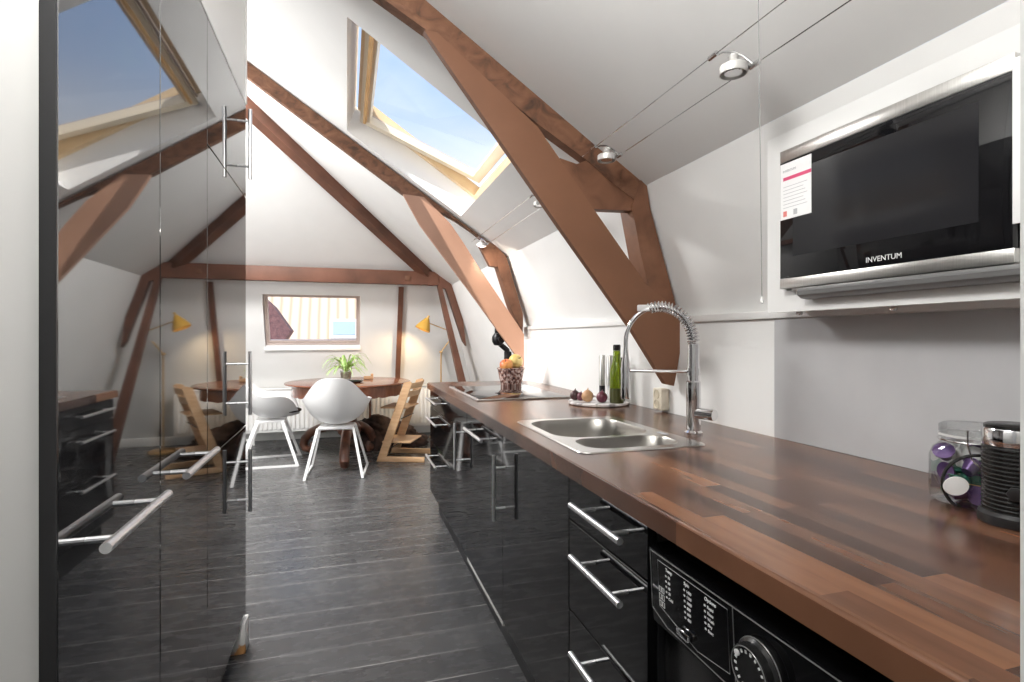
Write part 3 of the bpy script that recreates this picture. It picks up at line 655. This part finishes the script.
# panel outline, drawer seam
def onp(y, z, d=.0006): return Vector((.552 - (z-.676)/(.812-.676)*.007 - d, y, z))
bm = bmesh.new()
tube(bm, [onp(wy1-.003,.70),onp(wy1-.004,.808),onp(wy0,.808)], .0009, 6); tube(bm, [onp(wy1-.003,.70),onp(wy1-.05,.684),onp(.70,.680),onp(wy0,.680)], .0008, 6)
tube(bm, [onp(.668,.68),onp(.668,.808)], .0007, 6)
obj('edge_line', bm, M['greypan'], pan)
bm = bmesh.new(); q = [onp(wy1-.028,.798), onp(.680,.798), onp(.680,.700), onp(.760,.690), onp(wy1-.028,.714)]
tube(bm, q, .0006, 5, closed=True); obj('inner_line', bm, M['greypan'], pan)
yd = (0,-1,0); zd = (.0,0,1)
for col, y in enumerate((.845,.790,.735)):
    heads = ['Temp','Spin','Options']
    textmesh(heads[col], .0085, M['textw'], onp(y,.787), yd, zd, pan)
    rows = [['90','60','40','30','Cold'],['1400','1200','1000','800','600','400'],['Rapid','Rinse','Wash','Dry','Start']][col]
    for k, s in enumerate(rows):
        textmesh(s, .0068, M['textw'], onp(y-.006,.776-.0095*k), yd, zd, pan)
    bm = bmesh.new()
    for k in range(len(rows)): bx(bm, .5455,.5465, y-.002, y+.002, .7765-.0095*k, .7795-.0095*k); 
    for v in bm.verts: v.co.x = onp(v.co.y, v.co.z).x + (.0006 if v.co.x > .546 else 0)
    obj('print_marks', bm, M['textw'], pan)
bm = bmesh.new()
for i in range(2):
    for k in range(3):
        y, z = .868-.009*i, .742-.013*k
        tube(bm, [onp(y,z),onp(y-.006,z),onp(y-.006,z+.009),onp(y,z+.009)], .0007, 5, closed=True)
obj('symbols', bm, M['textw'], pan)
kc = onp(.612,.748,0)
kd = Vector((-1,0,-.05)).normalized(); mk = Matrix.Translation(kc) @ kd.to_track_quat('Z','Y').to_matrix().to_4x4()
bm = bmesh.new(); lathe(bm, [(.041,0),(.041,.008),(.037,.012),(.036,.022),(.031,.024),(.0305,.022),(0,.022)], (0,0,0), 36); xf(bm, mk); kn = obj('dial', bm, M['plastic_b'], t)
bm = bmesh.new(); tube(bm, [(.0335*math.cos(2*PI*k/40),.0335*math.sin(2*PI*k/40),.0238) for k in range(40)], .0008, 6, closed=True)
tube(bm, [(.0415*math.cos(2*PI*k/40),.0415*math.sin(2*PI*k/40),.006) for k in range(40)], .0009, 6, closed=True); xf(bm, mk); obj('dial_ring', bm, M['greypan'], kn)
bm = bmesh.new()
for k in range(18):
    b2 = bmesh.new(); bx(b2, .0245,.0290,-.0017,.0017,.0221,.0228); xf(b2, Matrix.Rotation(2*PI*k/18,4,'Z'))
    tmp = bpy.data.meshes.new('x'); b2.to_mesh(tmp); b2.free(); bm.from_mesh(tmp); bpy.data.meshes.remove(tmp)
lathe(bm, [(.005,.0224),(.0045,.0245),(0,.025)], (.0275*math.cos(2.5),.0275*math.sin(2.5),0), 10); xf(bm, mk); obj('dial_marks', bm, M['textw'], kn)
bm = bmesh.new(); tube(bm, [(.572,.60+.17*math.cos(2*PI*k/48),.40+.17*math.sin(2*PI*k/48)) for k in range(48)], .016, 10, closed=True); dr = obj('door_ring', bm, M['chrome'], t)
bm = bmesh.new(); lathe(bm, [(.158,0),(.15,.012),(.10,.02),(0,.024)], (0,0,0), 36); xf(bm, Matrix.Translation((.574,.60,.40)) @ Matrix.Rotation(-PI/2,4,'Y')); obj('porthole', bm, M['hob'], dr)
bm = bmesh.new(); bx(bm, .540,.552,.772,.806,.697,.709,.003); obj('drawer_grip', bm, M['chrome'], pan)
# ================================================================== MICROWAVE HOUSING
PX = 1.13
t = thing('wall_cabinet', 'white wall cabinet housing the microwave above the worktop', 'cabinet', (1.2,.72,1.275))
ye = 1.241
MX = 1.104
my1 = onX(780,220,MX).y; my0 = onX(1012,200,MX).y - .004
bm = bmesh.new(); mz0, mz1 = 1.335, 1.70
for (a0,a1,b0,b1) in ((.205,my0-.004,1.275,1.775),(my1+.004,ye,1.275,1.775),(my0-.004,my1+.004,1.275,mz0-.004),(my0-.004,my1+.004,mz1+.004,1.775)): bx(bm, PX, PX+.016, a0, a1, b0, b1)
obj('front_panel', bm, M['gwhite'], t)
bm = bmesh.new(); prism(bm, [(PX+.016,.205,1.2885),(1.262,.205,1.2885),(1.262,.205,1.300),(PX+.016,.205,1.300)], (0,ye-.205,0)); obj('underside', bm, M['gwhite'], t)
for y in (.93,1.20):
    bm = bmesh.new(); lathe(bm, [(.007,1.268),(.009,1.272),(.006,1.287)], (1.20,y,0), 10); obj('stud', bm, M['chrome'], t)
t = thing('microwave', 'built-in black glass microwave with steel trim and a white notice sheet', 'microwave', (MX,(my0+my1)/2,mz0))
obj('body', box(MX+.012, MX+.13, my0+.02, my1-.02, mz0+.02, mz1-.045), M['plastic_b'], t)
zg0, zg1 = 1.362, 1.668
obj('top_trim', box(MX, MX+.02, my0, my1, zg1+.001, mz1, bevel=.001), M['steel'], t)
obj('bottom_trim', box(MX-.001, MX+.02, my0, my1, mz0, zg0-.001, bevel=.001), M['steel'], t)
door = obj('door', box(MX-.001, MX+.018, my0+.002, my1-.0015, zg0, zg1, bevel=.001), M['mwglass'], t)
obj('viewing_window', box(MX-.0016, MX, my0+.055, my1-.045, zg0+.055, zg1-.03), M['mwwin'], door)
bm = bmesh.new(); nseg = 8
yv0, yv1 = my0-.02, my1-.072
pr = [(MX+.004,yv1,mz0-.001),(MX-.008,yv1,mz0-.004),(MX-.016,yv1,mz0-.012),(MX-.014,yv1,mz0-.022),(MX-.002,yv1,mz0-.030),(MX+.02,yv1,mz0-.032),(MX+.02,yv1,mz0-.001)]
prism(bm, pr, (0,yv0-yv1,0)); obj('grip_visor', bm, M['greypan'], t)
obj('latch_edge', box(MX-.004, MX+.0, my0-.012, my0+.0015, zg0+.04, zg1+.02, bevel=.001), M['plastic_w'], t)
textmesh('INVENTUM', .0165, M['textw'], (MX-.0012, onX(866,262,MX).y, onX(866,262,MX).z-.002), yd, zd, t, 'brand_lettering')
# notice sheet
n1 = my1-.004; n0 = onX(812,190,MX).y; z1, z0 = zg1-.005, onX(781,221,MX).z
sh = obj('notice_sheet', box(MX-.0024, MX-.0014, n0, n1, z0, z1), M['paper'], t)
w_ = n1-n0; h_ = z1-z0
bm = bmesh.new(); bx(bm, MX-.0028, MX-.0024, n0, n1-.010, z1-.31*h_, z1-.25*h_); obj('pink_band', bm, M['pink'], sh)
textmesh('INVENTUM', .0085, M['greyp'], (MX-.0026, n1-.009, z1-.16*h_), yd, zd, sh)
bm = bmesh.new()
for k in range(7): bx(bm, MX-.0028, MX-.0024, n0+.012+.006*((k*5)%3), n1-.010, z1-(.42+.062*k)*h_-.0012, z1-(.42+.062*k)*h_)
obj('print_lines', bm, M['greyp'], sh)
for k in range(3):
    bm = bmesh.new(); bx(bm, MX-.0028, MX-.0024, n1-.010-.017*k-.012, n1-.010-.017*k, z0+.05*h_, z0+.05*h_+.014); obj('print_square', bm, [M['redp'],M['paper'],M['greyp']][k], sh)
# ================================================================== CABLE LIGHTS
def wire_at(Y, which):
    return Vector((.905,Y,1.840)) if which else Vector((.838,Y,1.880))
for which, lab in ((0,'upper one of the two thin steel lighting cables under the slope'),(1,'lower one of the two thin steel lighting cables under the slope')):
    bm = bmesh.new(); tube(bm, [wire_at(.205,which), wire_at(1.846,which)], .0016, 6); tube(bm, [wire_at(1.968,which), wire_at(3.716,which)], .0016, 6)
    o = obj('lighting_cable', bm, M['chrome']); tag(o, lab, 'cable')
def cable_lamp(Y, label):
    A0, B0 = wire_at(Y+.03,0), wire_at(Y-.03,1); mid = (A0+B0)/2
    t = thing('cable_spotlight', label, 'spotlight', mid, group=None)
    for p in (A0, B0): obj('clamp', tube(bmesh.new(), [p - Vector((0,.014,0)), p + Vector((0,.014,0))], .0065, 8), M['chrome'], t)
    bm = bmesh.new(); tube(bm, [A0, A0*.75+B0*.25 + Vector((0,0,.014)), mid + Vector((0,0,.020)), A0*.25+B0*.75 + Vector((0,0,.014)), B0], .0035, 8)
    obj('bow_arm', bm, M['chrome'], t)
    bm = bmesh.new(); lathe(bm, [(.012,-.010),(.015,-.006),(.010,0),(.013,.008),(.006,.014)], mid, 14); obj('socket', bm, M['lampgrey'], t)
    bm = bmesh.new(); lathe(bm, [(.014,-.010),(.028,-.012),(.032,-.015),(.032,-.033),(.029,-.034),(.027,-.024),(.0,-.023)], mid, 24); s = obj('shade', bm, M['lampgrey'], t)
    bm = bmesh.new(); lathe(bm, [(.0,-.031),(.02,-.031),(.024,-.0255),(0,-.025)], mid, 18); obj('reflector', bm, M['chrome'], s)
cable_lamp(onX(728,67,.856).y, 'small white cable spotlight nearest the microwave')
cable_lamp(1.715, 'small white cable spotlight in front of the nearest roof truss')
cable_lamp(onX(537,200,.856).y, 'small white cable spotlight half hidden behind the nearest roof truss')
cable_lamp(onX(479,238,.856).y, 'sunlit cable spotlight at the knee of the middle roof truss')
# pull cord
pc = onX(762,150,.66)
t = thing('pull_cord', 'thin pale pull cord hanging from the slope beside the microwave cabinet', 'cord', (.66,pc.y,1.262))
bm = bmesh.new(); tube(bm, [(.66,pc.y,1.27),(.655,pc.y+.008,roof(.655)-.002)], .0007, 6); obj('cord', bm, M['cordgrey'], t)
obj('pull', lathe(bmesh.new(), [(0,1.262),(.002,1.263),(.0028,1.268),(.001,1.274)], (.66,pc.y,0), 10), M['gwhite'], t)
# ================================================================== DINING CORNER
# --- table
tx, ty, tz = .02, 5.76, .765
t = thing('dining_table', 'round dark wood dining table with scalloped apron and scroll feet', 'table', (tx,ty,0))
obj('tabletop', lathe(bmesh.new(), [(0,tz-.026),(.585,tz-.026),(.605,tz-.022),(.615,tz-.012),(.612,tz-.003),(.60,tz),(0,tz)], (tx,ty,0), 64), M['tabletop'], t)
bm = bmesh.new(); n = 144; R = .545
ra = []
for k in range(n):
    a = 2*PI*k/n; dz = .085 + .028*abs(math.sin(a*6))**.7 + .012*math.cos(a*12)
    ca, sa_ = math.cos(a), math.sin(a)
    ra.append([bm.verts.new((tx+r*ca, ty+r*sa_, z)) for r, z in ((R,tz-.027),(R,tz-.027-dz),(R-.02,tz-.027-dz),(R-.02,tz-.027))])
for k in range(n):
    A_, B_ = ra[k], ra[(k+1)%n]
    for j in range(4): bm.faces.new((A_[j],B_[j],B_[(j+1)%4],A_[(j+1)%4]))
obj('apron', bm, M['tabletop'], t)
obj('column', lathe(bmesh.new(), [(0,.20),(.07,.20),(.11,.24),(.12,.30),(.085,.35),(.07,.40),(.10,.46),(.11,.52),(.07,.57),(.06,.62),(.12,.66),(.16,.70),(.16,.737),(0,.737)], (tx,ty,0), 28), M['carved'], t)
for adeg, fs_ in ((-94,1.14),(147,.98),(38,.56)):
    a = math.radians(adeg); d = Vector((math.cos(a),math.sin(a),0))*fs_; c = Vector((tx,ty,0)); z = Vector((0,0,1))
    pts = [c + d*.06 + z*.28, c + d*.15 + z*.30, c + d*.26 + z*.29, c + d*.37 + z*.26, c + d*.47 + z*.215, c + d*.535 + z*.155, c + d*.555 + z*.095, c + d*.53 + z*.05, c + d*.475 + z*.04, c + d*.44 + z*.075, c + d*.46 + z*.115]
    bm = bmesh.new(); tube(bm, pts, [.050,.052,.05,.046,.044,.042,.040,.036,.031,.026,.020], 12); 
    obj('foot', bm, M['carved'], t)
bm = bmesh.new(); lx = onY(370,405,6.18); lathe(bm, [(.010,.0),(.014,.05),(.012,.4),(.016,.6),(.013,.65)], (lx.x,6.18,0), 10); obj('support_leg', bm, M['tabletop'], t)
# --- shell chairs
def shell_bm():
    bm = bmesh.new(); nu, nv = 48, 12; rings = []
    for i in range(nv+1):
        s = i/nv; row = []
        for j in range(nu):
            a = 2*PI*j/nu           # a=0 front (+y), pi back
            c = math.cos(a)
            back = max(0, -c); front = max(0, c); side = abs(math.sin(a))
            sm = lambda x: x*x*(3-2*x)
            rim = .662 + .203*sm(min(1, back*1.02))**1.8 - .19*front**5
            rx, ryb, ryf = .300, .285, .255
            hx = math.sin(a); 
            R_x = rx*(1 - .10*back); R_y = ryf if c > 0 else ryb
            q = s**.62
            rr_ = min(1, (q**1.0))
            ex_ = 2.0
            fr = math.sin(min(1,s*1.0)*PI/2)**1.0
            zz = .435 + (rim-.435)*(1-math.cos(s*PI/2))**1.15
            taper = 1.0
            up = (zz-.435)/.42
            X = R_x*fr*(.87+.13*s**5)*hx*(1 - .40*back*max(0,up-.45)); Y = R_y*fr*c
            if c < 0: Y -= .05*up*back
            row.append(Vector((X,Y,zz)))
        rings.append(row)
    vs = []
    c0 = bm.verts.new((0,0,.435))
    for i in range(1,nv+1): vs.append([bm.verts.new(p) for p in rings[i]])
    for j in range(nu): bm.faces.new((c0, vs[0][j], vs[0][(j+1)%nu]))
    for A_, B_ in zip(vs, vs[1:]):
        for j in range(nu): bm.faces.new((A_[j],B_[j],B_[(j+1)%nu],A_[(j+1)%nu]))
    bmesh.ops.recalc_face_normals(bm, faces=bm.faces)
    bmesh.ops.solidify(bm, geom=bm.faces[:], thickness=.011)
    return bm
def make_chair(label, loc, rz):
    t = thing('shell_chair', label, 'chair', loc, rz, 'white shell chairs at the dining table')
    obj('seat_shell', shell_bm(), M['plastic_w'], t, world=False, ang=60)
    bm = bmesh.new(); bx(bm, -.15,.15,-.13,.13,.405,.425,.004); bar(bm, (-.15,-.10,.408),(.15,-.10,.408),.025,.02); bar(bm, (-.15,.10,.408),(.15,.10,.408),.025,.02); obj('under_frame', bm, M['plastic_w'], t, world=False)
    for s in (-1,1):
        bm = bmesh.new()
        a, b, c, d = Vector((s*.15,-.11,.41)), Vector((s*.238,-.262,.012)), Vector((s*.252,.250,.012)), Vector((s*.15,.11,.41))
        bar(bm, a, b + Vector((0,0,-.012)), .032, .022, (1,0,0)); bar(bm, d, c + Vector((0,0,-.012)), .026, .018, (1,0,0)); bar(bm, b + Vector((0,-.004,-.003)), c + Vector((0,.004,-.003)), .018, .018)
        obj('sled_leg', bm, M['plastic_w'], t, world=False)
    return t
ch = make_chair('white shell armchair seen from behind, in front of the round table', (-.085,5.10,0), math.radians(-5))
def dup(root, loc, rz, label):
    r = root.copy(); C.objects.link(r); r.location = loc; r.rotation_euler = (0,0,rz); r['label'] = label
    for k in list(root.children):
        c = k.copy(); C.objects.link(c); c.parent = r
    return r
dup(ch, (-.70,5.68,0), math.radians(-88), 'white shell armchair side on, at the left of the round table')
# dark seat pad on the side chair
bm = bmesh.new(); lathe(bm, [(0,0),(.10,0),(.125,.012),(.125,.026),(.105,.036),(0,.038)], (-.552,5.68,.482), 24)
o = obj('seat_pad', bm, M['fur']); tag(o, 'black shaggy pad on the seat of the side on chair', 'cushion')
# --- beech high chair
def hp_(x, y, z): return Vector((x,y,z))
t = thing('high_chair', 'beech wood high chair with slanted sides at the right of the table', 'chair', (.585,5.52,0), math.radians(66))
for s in (-1,1):
    obj('upright', bar(bmesh.new(), (s*.215,.215,.03),(s*.185,-.135,.775),.026,.075,(1,0,0)) if False else prism(bmesh.new(), [Vector((s*.215,.245,.0)),Vector((s*.215,.165,.0)),Vector((s*.215,-.112,.765)),Vector((s*.215,-.087,.785)),Vector((s*.215,-.030,.770))], (-s*.026,0,0)), M['oak'], t, world=False)
    obj('runner', box(min(s*.218,s*.186),max(s*.218,s*.186),-.235,.235,0,.052,bevel=.008), M['oak'], t, world=False)
obj('seat_plate', box(-.188,.188,-.06,.215,.515,.530,bevel=.006), M['oak'], t, world=False)
obj('foot_plate', box(-.188,.188,-.09,.20,.178,.194,bevel=.006), M['oak'], t, world=False)
for z, y in ((.655,-.045),(.735,-.080)):
    bm = bmesh.new(); n = 8
    top = [Vector((-.188+.376*k/n, y-.03*math.sin(PI*k/n), z-.026)) for k in range(n+1)]
    prism(bm, top + [p + Vector((0,-.016,0)) for p in top[::-1]], (0,-.01,.055)); obj('back_slat', bm, M['oak'], t, world=False)
for y_, z_ in ((0,.42),(.11,.13)): obj('cross_rod', tube(bmesh.new(), [(-.19,y_,z_),(.19,y_,z_)], .005, 8), M['iron'], t, world=False)
# --- dark fur heap
bm = bmesh.new(); bmesh.ops.create_icosphere(bm, subdivisions=5, radius=1)
from mathutils import noise
for v in bm.verts:
    d = v.co.normalized(); k = 1 + .18*noise.noise(d*2.3) + .09*noise.noise(d*7) + .07*noise.noise(d*19)
    v.co = d*k; v.co.x *= .42; v.co.y *= .26; v.co.z = max(0, v.co.z*.62+.10)*.43
    v.co.z *= 1.0 - .85*max(-.25, v.co.x)
o = obj('fur_throw', bm, M['fur'], ang=180); o.location = (.43,6.16,0); o['label'] = 'dark brown shaggy heap lying on the floor under the table'; o['category'] = 'fur throw'
# --- things on the table
pp = Vector((-.01,5.90,tz+.0005))
t = thing('spider_plant', 'spider plant with arching green leaves in a glass pot on the table', 'plant', pp)
obj('pot', lathe(bmesh.new(), [(0,0),(.04,0),(.05,.01),(.06,.07),(.062,.10),(.058,.10),(.055,.07),(.045,.015),(0,.012)], pp, 24), M['jar'], t)
obj('soil', lathe(bmesh.new(), [(0,.0125),(.044,.016),(.054,.07),(.054,.085),(0,.09)], pp, 20), M['soil'], t)
rnd = random.Random(3)
for k in range(54):
    a = rnd.uniform(0,2*PI); L_ = rnd.uniform(.20,.36); rise = rnd.uniform(.05,.18); w = rnd.uniform(.007,.012); d = Vector((math.cos(a),math.sin(a),0)); s = Vector((-d.y,d.x,0))
    bm = bmesh.new(); prev = None; N_ = 8
    for i in range(N_+1):
        q = i/N_; c = pp + Vector((0,0,.085)) + d*(L_*.85*q) + Vector((0,0, rise*math.sin(q*PI*.78)*1.25 + .02*q - .10*q*q*rnd.uniform(.9,1.1)))
        ww = w*(1-q**2.2)*(.5+q*.9) + .0006
        e = [bm.verts.new(c - s*ww), bm.verts.new(c + Vector((0,0,-ww*.5))), bm.verts.new(c + s*ww)]
        if prev: bm.faces.new((prev[0],prev[1],e[1],e[0])); bm.faces.new((prev[1],prev[2],e[2],e[1]))
        prev = e
    obj('leaf', bm, M['green'], t)
o = obj('plate', lathe(bmesh.new(), [(0,0),(.06,0),(.09,.012),(.10,.018),(.096,.020),(.06,.006),(0,.005)], (.06,5.55,tz+.0005), 28), M['plastic_b']); tag(o, 'small dark plate on the table in front of the plant', 'plate')
t = thing('wooden_block', 'little pale wooden toy block standing on the table right of the plant', 'toy', (.22,5.95,tz))
obj('block', box(.17,.27,5.93,5.97,tz+.0005,tz+.035,bevel=.006), M['oak'], t); obj('knob', lathe(bmesh.new(), [(.012,.0355),(.016,.048),(.010,.06),(0,.062)], (.255,5.95,tz), 12), M['oak'], t)
# --- radiator
t = thing('radiator', 'white panel radiator under the small window', 'radiator', (-.2,6.6,.1))
ry = 6.60
bm = bmesh.new(); n = 46; x0, x1 = -1.25, 1.02
bx(bm, x0, x1, ry+.012, ry+.06, .14, .62, .004)
for k in range(n):
    xa = x0 + .02 + (x1-x0-.04)*k/n; bx(bm, xa+.010, xa+.038, ry, ry+.012, .17, .59, .004, 1)
obj('panel', bm, M['white'], t)
obj('top_grille', box(x0+.005, x1-.005, ry-.004, ry+.064, .621, .635, bevel=.003), M['white'], t)
bm = bmesh.new()
for x in (x0+.25, x1-.25): tube(bm, [(x,ry+.04,0),(x,ry+.04,.14)], .011, 8)
tube(bm, [(x0-.3,ry+.06,.06),(x0+.25,ry+.04,.06)], .011, 8); obj('pipe', bm, M['white'], t)
# --- floor lamp
ly = 6.50
pbase = onY(441,352,ly)
elbow = onY(455,333,ly-.02); headp = onY(426,322,6.12)
t = thing('floor_lamp', 'brass jointed floor lamp with mustard shade in the far corner', 'lamp', (pbase.x,ly,0))
obj('base', lathe(bmesh.new(), [(0,0),(.135,0),(.14,.006),(.138,.020),(.12,.030),(.02,.034),(0,.034)], (pbase.x,ly,0), 32), M['brass'], t)
bm = bmesh.new(); tube(bm, [(pbase.x,ly,.03),pbase], .009, 10); obj('pole', bm, M['brass'], t)
bm = bmesh.new(); tube(bm, [pbase, elbow], .007, 8); obj('lower_arm', bm, M['brass'], t)
bm = bmesh.new(); e2 = elbow + (elbow-headp)*.08
tube(bm, [e2, headp], .006, 8); obj('upper_arm', bm, M['brass'], t)
bm = bmesh.new()
for p in (pbase, elbow): b2 = lathe(bm, [(0,-.018),(.018,-.012),(.020,0),(.018,.012),(0,.018)], p, 12)
tube(bm, [elbow + Vector((-.03,0,-.035)), elbow + Vector((.03,0,.0)), elbow + Vector((-.03,0,.03))], .004, 6, closed=True); obj('joint', bm, M['brass'], t)
sdv = Vector((.03,-.22,-.62)); sdv = Vector((-.42,-.05,-.9)).normalized()
bm = bmesh.new(); lathe(bm, [(.022,.075),(.030,.06),(.058,.012),(.085,-.045),(.088,-.065),(.083,-.065),(.05,.01),(.02,.06),(0,.065)], (0,0,0), 28)
hc = headp + sdv*.03
xf(bm, Matrix.Translation(hc) @ (-sdv).to_track_quat('Z','Y').to_matrix().to_4x4()); shd = obj('lamp_shade', bm, M['yellow'], t)
bm = bmesh.new(); bmesh.ops.create_uvsphere(bm, u_segments=12, v_segments=8, radius=.028); xf(bm, Matrix.Translation(hc + sdv*.02)); obj('bulb', bm, M['bulb'], shd)
bm = bmesh.new(); tube(bm, [hc - sdv*.07, hc - sdv*.11], .012, 8); obj('finial', bm, M['yellow'], shd)
# ================================================================== OUTSIDE
t = thing('neighbour_house', 'pale tiled neighbouring roof seen through the small far window', 'house', (0,13,-3))
a0, a1 = Vector((-7,11.5,-1.5)), Vector((7,11.5,-1.5)); up_ = Vector((0,3.2,5.2))
def tile_mat():
    m = mat('peach_tiles', (.2,.15,.1), .8); N, L, b = nodes(m)
    tc_ = N.new('ShaderNodeTexCoord'); w = N.new('ShaderNodeTexWave'); w.bands_direction = 'X'; w.inputs['Scale'].default_value = 1.5; w.inputs['Distortion'].default_value = .4
    L.new(tc_.outputs['Object'], w.inputs['Vector']); r = ramp(N, [(0,(.42,.30,.21)),(.25,(.52,.40,.31)),(1,(.56,.46,.37))]); L.new(w.outputs['Fac'], r.inputs['Fac']); L.new(r.outputs['Color'], b.inputs['Base Color'])
    return m
bm = bmesh.new(); prism(bm, [a0,a1,a1+up_,a0+up_], (0,.3,-.05)); obj('roof', bm, tile_mat(), t)
def onroof(u, v):
    r = ray(u, v); n_ = Vector((0,5.2,-3.2)); o_ = Vector((0,0,H)); k = (a0-o_).dot(n_)/r.dot(n_); return o_ + r*k
nn = Vector((0,-5.2,3.2)).normalized()
bm = bmesh.new(); q = [onroof(330,340)+nn*.02, onroof(358,340)+nn*.02, onroof(358,321)+nn*.02, onroof(330,321)+nn*.02]; prism(bm, q, nn*.06); rw = obj('roof_window', bm, M['ext_white'], t)
bm = bmesh.new(); q = [onroof(333,337)+nn*.085, onroof(355,337)+nn*.085, onroof(355,323.5)+nn*.085, onroof(333,323.5)+nn*.085]; prism(bm, q, nn*.01); obj('pane', bm, M['ext_win'], rw)
bm = bmesh.new(); q = [onY(255,290,10.5), onY(273,306,10.5), onY(291,331,10.5), onY(281,345,10.5), onY(255,350,10.5)]; prism(bm, q, (0,.6,0)); obj('dormer_gable', bm, M['gable'], t)
# ================================================================== LIGHT
w = bpy.data.worlds.new('World'); bpy.context.scene.world = w; w.use_nodes = True
N, L = w.node_tree.nodes, w.node_tree.links; bg = N['Background']
tc_ = N.new('ShaderNodeTexCoord'); sep = N.new('ShaderNodeSeparateXYZ'); L.new(tc_.outputs['Generated'], sep.inputs[0])
gr = ramp(N, [(0,(.30,.29,.28)),(.49,(.42,.41,.40)),(.51,(.60,.62,.66)),(.63,(.60,.62,.66)),(.69,(.34,.44,.62)),(.76,(.21,.34,.58)),(1,(.15,.28,.55))])
mr = N.new('ShaderNodeMapRange'); mr.inputs['From Min'].default_value = -1; L.new(sep.outputs['Z'], mr.inputs['Value']); L.new(mr.outputs[0], gr.inputs['Fac'])
mp = N.new('ShaderNodeMapping'); mp.inputs['Scale'].default_value = (1,1,2.2); mp.inputs['Location'].default_value = (.35,.1,.2); L.new(tc_.outputs['Generated'], mp.inputs['Vector'])
nz = N.new('ShaderNodeTexNoise'); nz.inputs['Scale'].default_value = 1.7; nz.inputs['Detail'].default_value = 5; nz.inputs['Roughness'].default_value = .5; L.new(mp.outputs['Vector'], nz.inputs['Vector'])
cr_ = ramp(N, [(.46,(0,0,0)),(.78,(1,1,1))]); L.new(nz.outputs['Fac'], cr_.inputs['Fac'])
mx = N.new('ShaderNodeMix'); mx.data_type = 'RGBA'; mx.inputs['B'].default_value = (.62,.64,.67,1)
L.new(cr_.outputs['Color'], mx.inputs['Factor']); L.new(gr.outputs['Color'], mx.inputs['A']); L.new(mx.outputs['Result'], bg.inputs['Color']); bg.inputs['Strength'].default_value = 1.9
def light(name, kind, loc, energy, col=(1,1,1), direction=(0,0,-1), **kw):
    d = bpy.data.lights.new(name, kind); d.energy = energy; d.color = col
    for k, v in kw.items(): setattr(d, k, v)
    o = bpy.data.objects.new(name, d); C.objects.link(o); o.location = loc
    o.rotation_euler = Vector(direction).to_track_quat('-Z','Y').to_euler(); return o
light('sun', 'SUN', (0,0,8), 8.0, (1,.95,.88), (.52,.50,-.87), angle=math.radians(.6))
light('ridge_fill', 'AREA', (-1.22,3.95,3.02), 170, (1,.985,.965), (.12,.12,-1), shape='RECTANGLE', size=.62, size_y=1.2)  # unseen fill added under the ridge to brighten the dining end
light('side_fill', 'AREA', (-2.9,2.95,1.7), 44, (1,.99,.98), (1,.25,.12), shape='RECTANGLE', size=.85, size_y=1.3)  # added fill from the left, hidden behind the tall cabinets
light('kitchen_fill', 'POINT', (-.08,.62,2.12), 42, (1,.985,.965), shadow_soft_size=.14)  # fill added above the frame for the near kitchen, no lamp there
light('hall_fill', 'AREA', (-.1,-1.0,2.3), 12, (1,.985,.97), (.12,1,-.6), shape='RECTANGLE', size=1.2, size_y=1.0)  # unseen fill added behind the camera for jambs and worktop
light('halogen_light', 'SPOT', onX(479,238,.856) + Vector((0,0,-.045)), 30, (1,.9,.78), (.55,.25,-.5), spot_size=math.radians(120), spot_blend=.8, shadow_soft_size=.02)
light('lamp_light', 'SPOT', hc + sdv*.05, 26, (1,.72,.40), tuple(sdv + Vector((0,.35,0))), spot_size=math.radians(130), spot_blend=.7, shadow_soft_size=.04)
# ================================================================== CAMERA
cd_ = bpy.data.cameras.new('Camera'); cd_.sensor_width = 36; cd_.lens = 36*F/1024; cd_.shift_y = -3/1024; cd_.clip_start = .02
cam = bpy.data.objects.new('Camera', cd_); C.objects.link(cam); cam.location = (0,0,H); cam.rotation_euler = (PI/2,0,-TH)
sc = bpy.context.scene; sc.camera = cam
sc.view_settings.view_transform = 'Standard'; sc.view_settings.look = 'None'; sc.view_settings.exposure = 0.0
sc.cycles.use_denoising = True; sc.cycles.max_bounces = 10; sc.cycles.diffuse_bounces = 6; sc.cycles.glossy_bounces = 6; sc.cycles.transparent_max_bounces = 12
sc.cycles.caustics_reflective = False; sc.cycles.caustics_refractive = False; sc.cycles.sample_clamp_indirect = 6
